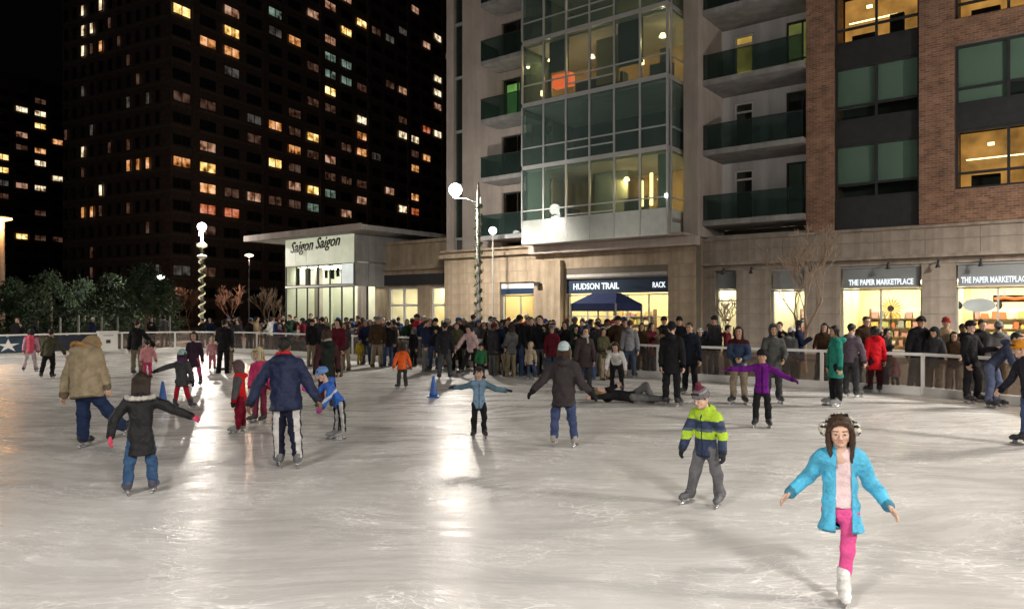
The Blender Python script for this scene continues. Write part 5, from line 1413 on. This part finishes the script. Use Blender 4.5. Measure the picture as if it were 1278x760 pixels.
# ---- middle
skater(704, 558, 'woman seen from behind in charcoal coat, pale blue hat and jeans', h=1.52, yaw=172, coat=(.05,.043,.045), len=.10, flare=.7, thick=1.1, bulk=1.1, trousers=(.055,.075,.16), legL=((-.17,0,-1),(-.05,.03,-1)), legR=((.14,0,-1),(.12,.03,-1)), armL=((-.62,-.05,-.9),(-.80,-.05,-.85)), armR=((.35,-.1,-1),(.75,-.1,-.7)), wear=wear('bob','brown','beanie',(.55,.66,.70)), gloves=BLK, skatec=(.35,.32,.29))
skater(598, 546, 'small boy in light blue jacket with arms held out to both sides', h=1.08, yaw=0, coat=(.19,.30,.42), len=.07, trousers=BLK, legL=((-.1,0,-1),(-.03,.03,-1)), legR=((.1,0,-1),(.03,.03,-1)), armL=((-.9,-.1,-.25),(-.6,-.5,.05)), armR=((.85,-.1,-.42),(1,-.1,-.1)), gloves=(.04,.04,.05), wear=wear('short','black','cap',(.05,.05,.055)), skin='light', sleeves=(.10,.17,.22), hand='open', bulk=.95)
skater(770, 489, 'skater in white hoodie bending forward with hands on black trousered knees', h=1.42, yaw=-10, lean=(-.05,-.75,.68), nod=30, coat=(.72,.70,.70), len=.0, trousers=BLK, legL=((-.12,-.2,-1),(-.05,.2,-1)), legR=((.14,-.2,-1),(.08,.2,-1)), armL=((-.35,-.25,-1),(-.1,.1,-1)), armR=((.35,-.25,-1),(.1,.1,-1)), wear=wear('long','dbrown'))
skater(730, 490, 'woman in dark brown coat standing behind the pale blue hat', h=1.60, yaw=20, coat=(.06,.045,.045), len=.12, trousers=CHAR, wear=wear('long','black',None,(0,0,0),(.45,.42,.38)))
skater(786, 472, 'man in pale grey hoodie and jeans facing the railing', h=1.72, yaw=170, coat=(.24,.24,.26), len=.04, trousers=(.05,.07,.11), wear=wear('short','brown'))
skater(502, 485, 'child in bright orange jacket standing beside the blue cone', h=1.13, yaw=200, coat=(.85,.13,.015), len=.06, thick=1.15, cmat='nylon', trousers=(.05,.05,.05), legL=((-.12,0,-1),(-.05,.03,-1)), legR=((.12,0,-1),(.08,.03,-1)), armL=((-.4,-.1,-1),(-.2,-.3,-.8)), armR=((.4,-.1,-1),(.3,-.2,-1)), wear=wear('bob','dbrown'))
skater(555, 474, 'man in dark jacket and grey jeans seen from behind right of the orange jacket', h=1.66, yaw=180, coat=(.028,.028,.035), len=.05, trousers=(.07,.075,.08), wear=wear('short','black'), legL=((-.14,0,-1),(-.08,.03,-1)), legR=((.14,0,-1),(.06,.03,-1)))
skater(585, 470, 'woman in pale pink jumper leaning over a small child in green', h=1.62, yaw=-30, lean=(-.10,-.35,.9), nod=25, coat=(.66,.48,.48), len=.04, trousers=BLK, legL=((-.42,0,-1),(-.35,.1,-1)), legR=((.12,0,-1),(.05,.05,-1)), armL=((-.6,-.2,-.8),(-.5,-.3,-.8)), armR=((.3,-.4,-.9),(.2,-.5,-.6)), wear=wear('bob','dbrown'))
skater(600, 474, 'small child in dark green jacket below the woman in pink', h=1.02, yaw=15, coat=(.03,.14,.06), len=.06, trousers=BLK, wear=wear('short','black','beanie',(.05,.012,.02)))
skater(664, 474, 'toddler in beige coat and jeans among the standing skaters', h=1.05, yaw=160, coat=(.45,.36,.27), len=.08, trousers=JEAN, wear=wear('bob','brown','hood',(.50,.40,.30)), legR=((.3,0,-1),(.2,.1,-1)))
skater(449, 456, 'little child in yellow suit near the far railing', h=.95, yaw=30, coat=(.55,.42,.05), len=.05, trousers=(.50,.38,.05), wear=wear('short','black','beanie',(.05,.05,.06)))
# fallen skater on the ice
skater(790, 503, 'fallen skater in black jacket and grey trousers lying on the ice', h=1.68, yaw=-90, lean=(-1,0,.10), lying=.13, coat=BLK, len=.02, trousers=(.17,.17,.17), legL=((.75,.1,.66),(.42,.1,-.80)), legR=((1,-.1,-.03),(1,-.1,-.02)), armL=((-.3,.7,.1),(.7,.4,.3)), armR=((-.5,-.8,-.02),(-.9,-.3,-.05)), wear=wear('bob','blond'), skatec=BLK, tw=1.05)
# ---- left family
skater(360, 584, 'man in navy jacket and white striped track trousers holding two childrens hands', h=1.66, yaw=158, lean=(-.06,.10,1), turn=10, nod=12, bulk=1.18, coat=(.014,.022,.065), cmat='nylon', len=.06, thick=1.12, trousers=(.018,.020,.04), stripe=(.60,.58,.56), stripe_dir={'L': (-.5,-.85,0), 'R': (.4,-.9,0)}, tw=1.08, legL=((-.04,.05,-1),(.02,.03,-1)), legR=((.08,-.05,-1),(.10,-.02,-1)), armL=((-.55,-.15,-.85),(-.35,-.2,-1)), armR=((.42,-.05,-.85),(.42,-.3,-.75)), wear=wear('short','black',None,(0,0,0),(.55,.03,.03)), skin='brown', skatec=(.16,.16,.17), footL=35, footR=20)
skater(424, 548, 'child in bright blue jacket and blue white helmet bending beside the navy man', h=1.16, yaw=-70, lean=(-.50,-.2,.85), nod=22, coat=(.03,.13,.52), cmat='nylon', len=.06, bands=[(.62,.72,(.6,.65,.75))], trousers=BLK, stripe=(.55,.55,.55), stripe_dir={'L': (0,-1,0), 'R': (0,-1,0)}, legL=((-.05,-.1,-1),(-.05,.05,-1)), legR=((.12,0,-1),(.05,.05,-1)), armL=((-.6,-.3,-.6),(-.7,-.3,.3)), armR=((-.2,-.2,-1),(-.5,-.3,-.7)), gloves=(.45,.05,.25), wear=wear('short','black','helmet',(.16,.30,.62)), skatec=(.3,.3,.3))
skater(408, 512, 'woman in dark green coat with cream scarf behind the blue jacket child', h=1.62, yaw=-160, coat=(.022,.03,.026), len=.14, sleeves=(.06,.025,.03), trousers=(.06,.015,.025), wear=wear('long','brown',None,(0,0,0),(.40,.36,.30)))
skater(300, 540, 'child in red snow vest with grey sleeves and dark red trousers', h=1.14, yaw=-100, lean=(-.06,0,1), coat=(.68,.02,.02), sleeves=(.09,.09,.095), len=.05, thick=1.2, puff=.006, trousers=(.24,.015,.035), tw=1.25, armL=((-.2,-.2,-1),(-.15,-.3,-1)), armR=((-.1,-.2,-1),(-.3,-.3,-.9)), gloves=BLK, wear=wear('short','black','hood',(.12,.08,.08)), skatec=(.33,.35,.35))
skater(324, 527, 'child in hot pink jacket with cream furry hat beside the red vest child', h=1.30, yaw=-40, nod=12, coat=(.60,.05,.16), len=.05, trousers=(.20,.03,.06), wear=wear('bob','blond','hood',(.60,.52,.30), None, (.62,.56,.40)))
skater(228, 511, 'girl in grey coat with teal white beanie, purple scarf and red leggings', h=1.18, yaw=150, coat=(.075,.075,.08), len=.09, thick=1.12, trousers=(.40,.015,.03), tw=.9, legL=((-.18,0,-1),(-.12,.03,-1)), legR=((.20,0,-1),(.28,.03,-1)), armL=((-.85,-.1,-.25),(-.9,-.1,-.38)), armR=((.35,-.1,-1),(.2,-.2,-1)), wear=wear('bob','dbrown','beanie',(.38,.58,.58),(.17,.03,.22)), gloves=BLK)
skater(175, 617, 'girl seen from behind in black coat with grey fur hood and pink gloves', h=1.30, yaw=178, turn=-8, nod=12, hooddown=0, coat=(.012,.012,.014), cmat='nylon', len=.16, flare=.75, thick=1.06, trousers=(.045,.095,.19), legL=((-.15,0,-1),(-.10,.03,-1)), legR=((.14,0,-1),(.06,.03,-1)), armL=((-.55,-.1,-.75),(-.15,-.4,-.9)), armR=((.85,-.1,-.48),(.90,-.1,-.40)), gloves=(.65,.09,.16), hand='curl', wear=wear('long','dbrown',None,(0,0,0),None,None,(.50,.47,.44)), skatec=(.08,.07,.10))
skater(103, 559, 'man in loose tan winter jacket and jeans striding with head bent low', h=1.72, yaw=130, lean=(-.06,.26,.95), nod=62, bulk=1.36, thick=1.15, coat=(.36,.29,.19), len=.08, flare=.7, trousers=(.025,.040,.095), tw=1.15, stand='L', legL=((.04,0,-1),(-.04,.03,-1)), legR=((.62,.1,-1),(.62,.25,-.8)), armL=((-.30,-.1,-1),(-.15,-.3,-1)), armR=((.3,.1,-1),(.25,-.2,-1)), wear=wear('short','brown','hood',(.34,.24,.13),None,(.48,.27,.09),(.48,.27,.09)), skatec=BLK)
skater(184, 474, 'small child in pink jacket and hot pink trousers by the man in black', h=1.12, yaw=180, coat=(.72,.32,.34), len=.05, thick=1.15, puff=.005, trousers=(.60,.06,.16), wear=wear('short','black'), armR=((.5,0,-1),(.2,-.2,-1)))
skater(171, 469, 'man in black jacket and khaki trousers beside the pink dressed child', h=1.72, yaw=150, coat=BLK, len=.04, trousers=(.20,.17,.12), wear=wear('short','brown'), armR=((.6,0,-.8),(.6,-.1,-.8)))
skater(244, 482, 'girl in dark plum coat with white fur collar and pink leggings', h=1.42, yaw=-20, coat=(.05,.03,.05), len=.14, trousers=(.55,.08,.20), tw=.9, wear=wear('long','dbrown',None,(0,0,0),None,None,(.66,.62,.60)), legR=((.2,0,-1),(.12,.05,-1)))
skater(265, 462, 'small child in pale pink snowsuit with cream hat near the far railing', h=1.08, yaw=10, coat=(.70,.33,.36), len=.06, trousers=(.55,.18,.24), wear=wear('short','brown','beanie',(.70,.55,.42)))
skater(37, 464, 'girl in coral pink jacket and pale trousers in front of the star banner', h=1.40, yaw=170, lean=(.05,0,1), coat=(.66,.10,.16), len=.06, sleeves=(.50,.28,.36), trousers=(.48,.40,.42), legL=((-.22,0,-1),(-.2,.1,-1)), legR=((.18,0,-1),(.1,.1,-1)), wear=wear('bob','black'))
skater(58, 473, 'man in olive green jacket and black trousers skating near the star banner', h=1.45, yaw=165, lean=(.10,.1,1), coat=(.085,.085,.05), len=.04, thick=1.1, trousers=BLK, legL=((-.26,0,-1),(-.2,.1,-1)), legR=((.06,0,-1),(-.08,.1,-1)), wear=wear('short','black'), armR=((.6,0,-.9),(.4,-.2,-1)))

# ============================================================ CROWD: a few built figures, copied part by part
protos = []
pose_list = [
  dict(h=1.72, armL=((-.18,-.1,-1),(.35,-.5,-.6)), armR=((.18,-.1,-1),(-.35,-.5,-.6))),
  dict(h=1.62, armL=((-.2,-.2,-1),(.1,-.6,-.2)), armR=((.2,-.2,-1),(-.1,-.6,-.2))),
  dict(h=1.76, len=.06), dict(h=1.66, len=.14, armL=((-.3,-.3,-1),(.2,-.7,.5))), dict(h=1.58, len=.10),
  dict(h=1.80, len=.05, armR=((.3,-.3,-.9),(-.1,-.6,.7))), dict(h=1.35, len=.07), dict(h=1.70, len=.12, armL=((-.12,0,-1),(.05,-.1,-1)))]
heads = [wear('short','black'), wear('long','dbrown'), wear('short','black','beanie',(.1,.1,.1)), wear('bob','black'), wear('long','black','beanie',(.1,.1,.1)), wear('short','brown'), wear('bob','brown','hood',(.1,.1,.1)), wear('short','dbrown','cap',(.1,.1,.1))]
HN = ['short black hair', 'long dark hair', '{} beanie', 'bobbed black hair', '{} beanie over long hair', 'short brown hair', 'raised {} hood', '{} cap']
for i in range(8):
    sp = dict(yaw=0, coat=(.1,.1,.1), trousers=(.05,.05,.06), len=.07, thick=1.08, seed=i*5+1, wear=heads[i], skates=False, skin=['light','olive','tan','light','olive','light','tan','brown'][i]); sp.update(pose_list[i])
    ms = person_meshes(sp, .023)
    protos.append([(nm, mesh_from(nm, V, np.asarray(Q), mats, mi, True)) for nm, V, Q, mats, mi, par in ms])
CN = {'black': BLK, 'charcoal': CHAR, 'navy': NAVY, 'dark brown': (.06,.035,.02), 'dark green': (.02,.05,.03), 'grey': (.14,.14,.145), 'maroon': (.12,.015,.025), 'red': (.42,.02,.03), 'tan': (.32,.24,.15), 'white': (.62,.60,.58), 'purple': (.08,.025,.11), 'blue': (.03,.07,.22), 'olive': (.085,.08,.045), 'pink': (.55,.22,.28), 'cream': (.5,.44,.34)}
CP = ['black']*12+['charcoal']*7+['navy']*4+['dark brown']*3+['dark green']*2+['grey']*3+['maroon']*3+['red']+['tan']+['white']+['purple']+['blue']*2+['olive']*2+['pink']+['cream']
TN = {'jeans': JEAN, 'black trousers': BLK, 'khaki trousers': KHAKI, 'grey trousers': GREY}
HC = {'black': BLK, 'grey': (.2,.2,.2), 'white': (.6,.58,.56), 'red': (.35,.03,.03), 'blue': (.05,.1,.3)}
rnd = random.Random(77)
def zone(x):
    for lim, nm in ((150, 'by the evergreens'), (300, 'near the fairy lit post'), (350, 'by the bushy bare tree'), (402, 'before pavilion left half'), (447, 'before pavilion right half'), (482, 'at the pavilion corner'), (530, 'before white entrance doors'), (575, 'before plain stone corner'), (622, 'by the garlanded post'), (672, 'before small corner window'), (706, 'before stone pilaster'), (760, 'by navy tent left half'), (800, 'by navy tent right end'), (850, 'before blue sign shop'), (900, 'by the lobby door'), (960, 'right of lobby door'), (1010, 'under bare plaza tree'), (1060, 'right of plaza tree'), (1150, 'before middle paper shop'), (1200, 'before paper shop pier'), (2000, 'before right paper shop')):
        if x < lim: return nm
records = []
def spectator(x, t, pi=None, cn=None, face=None, ice=False, Y=None, scale=None, hc=None):
    p = FW(s_at(x, t), t) if Y is None else at_depth(x, 388, Y)
    p.z = .006 if ice else 0
    pi = rnd.randrange(8) if pi is None else pi; cn = cn or rnd.choice(CP); tn = rnd.choice(list(TN)); hc = hc or rnd.choice(list(HC)); kids = scale and scale < .8
    base = -math.atan2(p.x, p.y); rz = base+R((rnd.gauss(0, 32) if rnd.random() < .68 else rnd.uniform(60, 300)) if face is None else face)
    root = empty('person', p, rz); k = scale or rnd.uniform(.92,1.06); kw = k*rnd.uniform(.92,1.12); root.scale = (kw, kw, k); root.rotation_euler.y = R(rnd.gauss(0, 2.5))
    cm, tm, hm = cloth(CN[cn]), cloth(TN[tn]), cloth(HC[hc])
    for nm, me in protos[pi]:
        o = obj(nm, me, root)
        mt = cm if nm == 'jacket' else tm if nm == 'trousers' else hm if nm in ('hat', 'hood') else None
        if mt and len(o.material_slots): o.material_slots[0].link = 'OBJECT'; o.material_slots[0].material = mt
    where = zone(x)+(' on the ice' if ice else '')
    records.append([root, ('child' if kids else 'person')+' in %s coat, %s' % (cn, HN[pi].format(hc)), tn, where, x])
    root['group'] = 'skaters in the far crowd' if ice else 'spectators behind the rink railing'
# dense crowd behind the railing, x from 300 to 790
x = 296
while x < 792:
    spectator(x+rnd.uniform(-3,3), rnd.uniform(.5,1.1)); x += rnd.uniform(10.5,15)
x = 330
while x < 792:
    spectator(x+rnd.uniform(-4,4), rnd.uniform(1.5,2.3)); x += rnd.uniform(12,19)
x = 350
while x < 790:
    spectator(x+rnd.uniform(-5,5), rnd.uniform(2.8,4.2)); x += rnd.uniform(16,26)
for x, cn, pi in ((397, 'red', 0), (436, 'maroon', 4), (470, 'black', 3), (372, 'white', 6), (620, 'tan', 1), (690, 'black', 5)): spectator(x, 1.2, pi, cn)
# right stretch
for x, t, cn, pi, hc in ((800,.6,'dark brown',1,None),(812,.9,'maroon',3,None),(824,.6,'tan',1,None),(833,1.3,'black',2,'black'),(848,.7,'black',2,'black'),(876,.6,'black',4,'white'),(890,.9,'charcoal',2,'black'),(884,1.8,'navy',0,None),(908,.8,'maroon',0,None),(972,1.0,'black',5,None),(985,.6,'grey',4,'white'),(996,.8,'navy',3,None),(1024,.7,'dark brown',1,None),(1036,1.2,'charcoal',0,None),(1066,.6,'black',6,'black'),(1078,1.5,'dark brown',5,None),(1104,.8,'black',3,None),(1118,.5,'pink',6,'red'),(1143,.6,'black',2,'black'),(1153,.9,'navy',0,None),(1166,.5,'charcoal',4,'black'),(1178,.8,'tan',2,'red'),(1190,.6,'dark brown',1,None),(1203,1.4,'black',7,'black'),(1222,1.0,'black',5,None),(1246,.8,'grey',2,'grey')):
    spectator(x, t, pi, cn, hc=hc, scale=.62 if x in (1118,) else None)
# left stretch and people near the fairy-lit post
for x, Y, cn, pi in ((252,37.5,'black',0),(262,39,'navy',3),(283,38.5,'charcoal',2),(290,40,'black',5),(300,37.5,'dark brown',1),(313,39.5,'olive',4),(326,41,'cream',6),(340,40,'white',3),(352,41.5,'black',0),(25,33,'black',5),(44,34,'charcoal',1),(115,37,'navy',2),(190,40,'black',3),(205,41,'grey',0)):
    spectator(x, 0, pi, cn, Y=Y)
# standing about on the ice by the railing
for x, y, cn, pi, sc in ((278,466,'black',0,None),(286,462,'charcoal',3,None),(432,462,'charcoal',1,None),(420,470,'maroon',3,None),(470,458,'dark brown',2,None),(530,463,'navy',5,None),(541,460,'black',2,None),(570,462,'olive',0,None),(615,468,'charcoal',7,None),(627,466,'navy',3,None),(637,470,'grey',1,None),(646,469,'black',2,None),(655,464,'dark green',0,None),(676,470,'black',5,None),(690,472,'maroon',4,None),(700,466,'navy',6,None),(716,468,'dark green',3,None),(745,470,'charcoal',0,None),(755,474,'olive',1,None),(762,466,'black',2,None),(610,460,'black',4,None),(665,462,'purple',1,None),(682,461,'red',3,.95),(726,462,'purple',0,None),(748,462,'black',5,None),(388,457,'black',2,None),(404,456,'charcoal',0,None),(417,456,'black',4,None),(458,455,'navy',1,None),(484,457,'black',0,None),(493,456,'dark brown',3,None),(516,457,'black',6,None),(563,458,'charcoal',2,None),(579,459,'black',7,None),(632,461,'black',3,None),(643,461,'maroon',2,None),(660,466,'black',0,None),(672,465,'charcoal',4,None),(708,471,'black',1,None),(736,474,'black',7,None),(770,470,'dark brown',2,None)):
    Yg = FPX*CAMZ/(y-HY); spectator(x, 0, pi, cn, Y=Yg, ice=True, scale=sc)
# labels that single each one out
from collections import defaultdict
def fin(lv):
    g = defaultdict(list)
    for r_ in records: g[lv(r_)].append(r_)
    return g
g = fin(lambda r_: r_[1]+', '+r_[3])
for lab, rs in g.items():
    if len(rs) == 1: tag(rs[0][0], lab, 'person'); continue
    sub = defaultdict(list)
    for r_ in rs: sub[r_[2]].append(r_)
    for tn, q in sub.items():
        l2 = lab.replace(' coat,', ' coat, '+tn+',')
        q.sort(key=lambda r_: r_[4])
        for i, r_ in enumerate(q): tag(r_[0], l2 if len(q) == 1 else l2+[', leftmost', ', rightmost', ', middle one'][0 if i == 0 else 1 if i == len(q)-1 else 2], 'person')
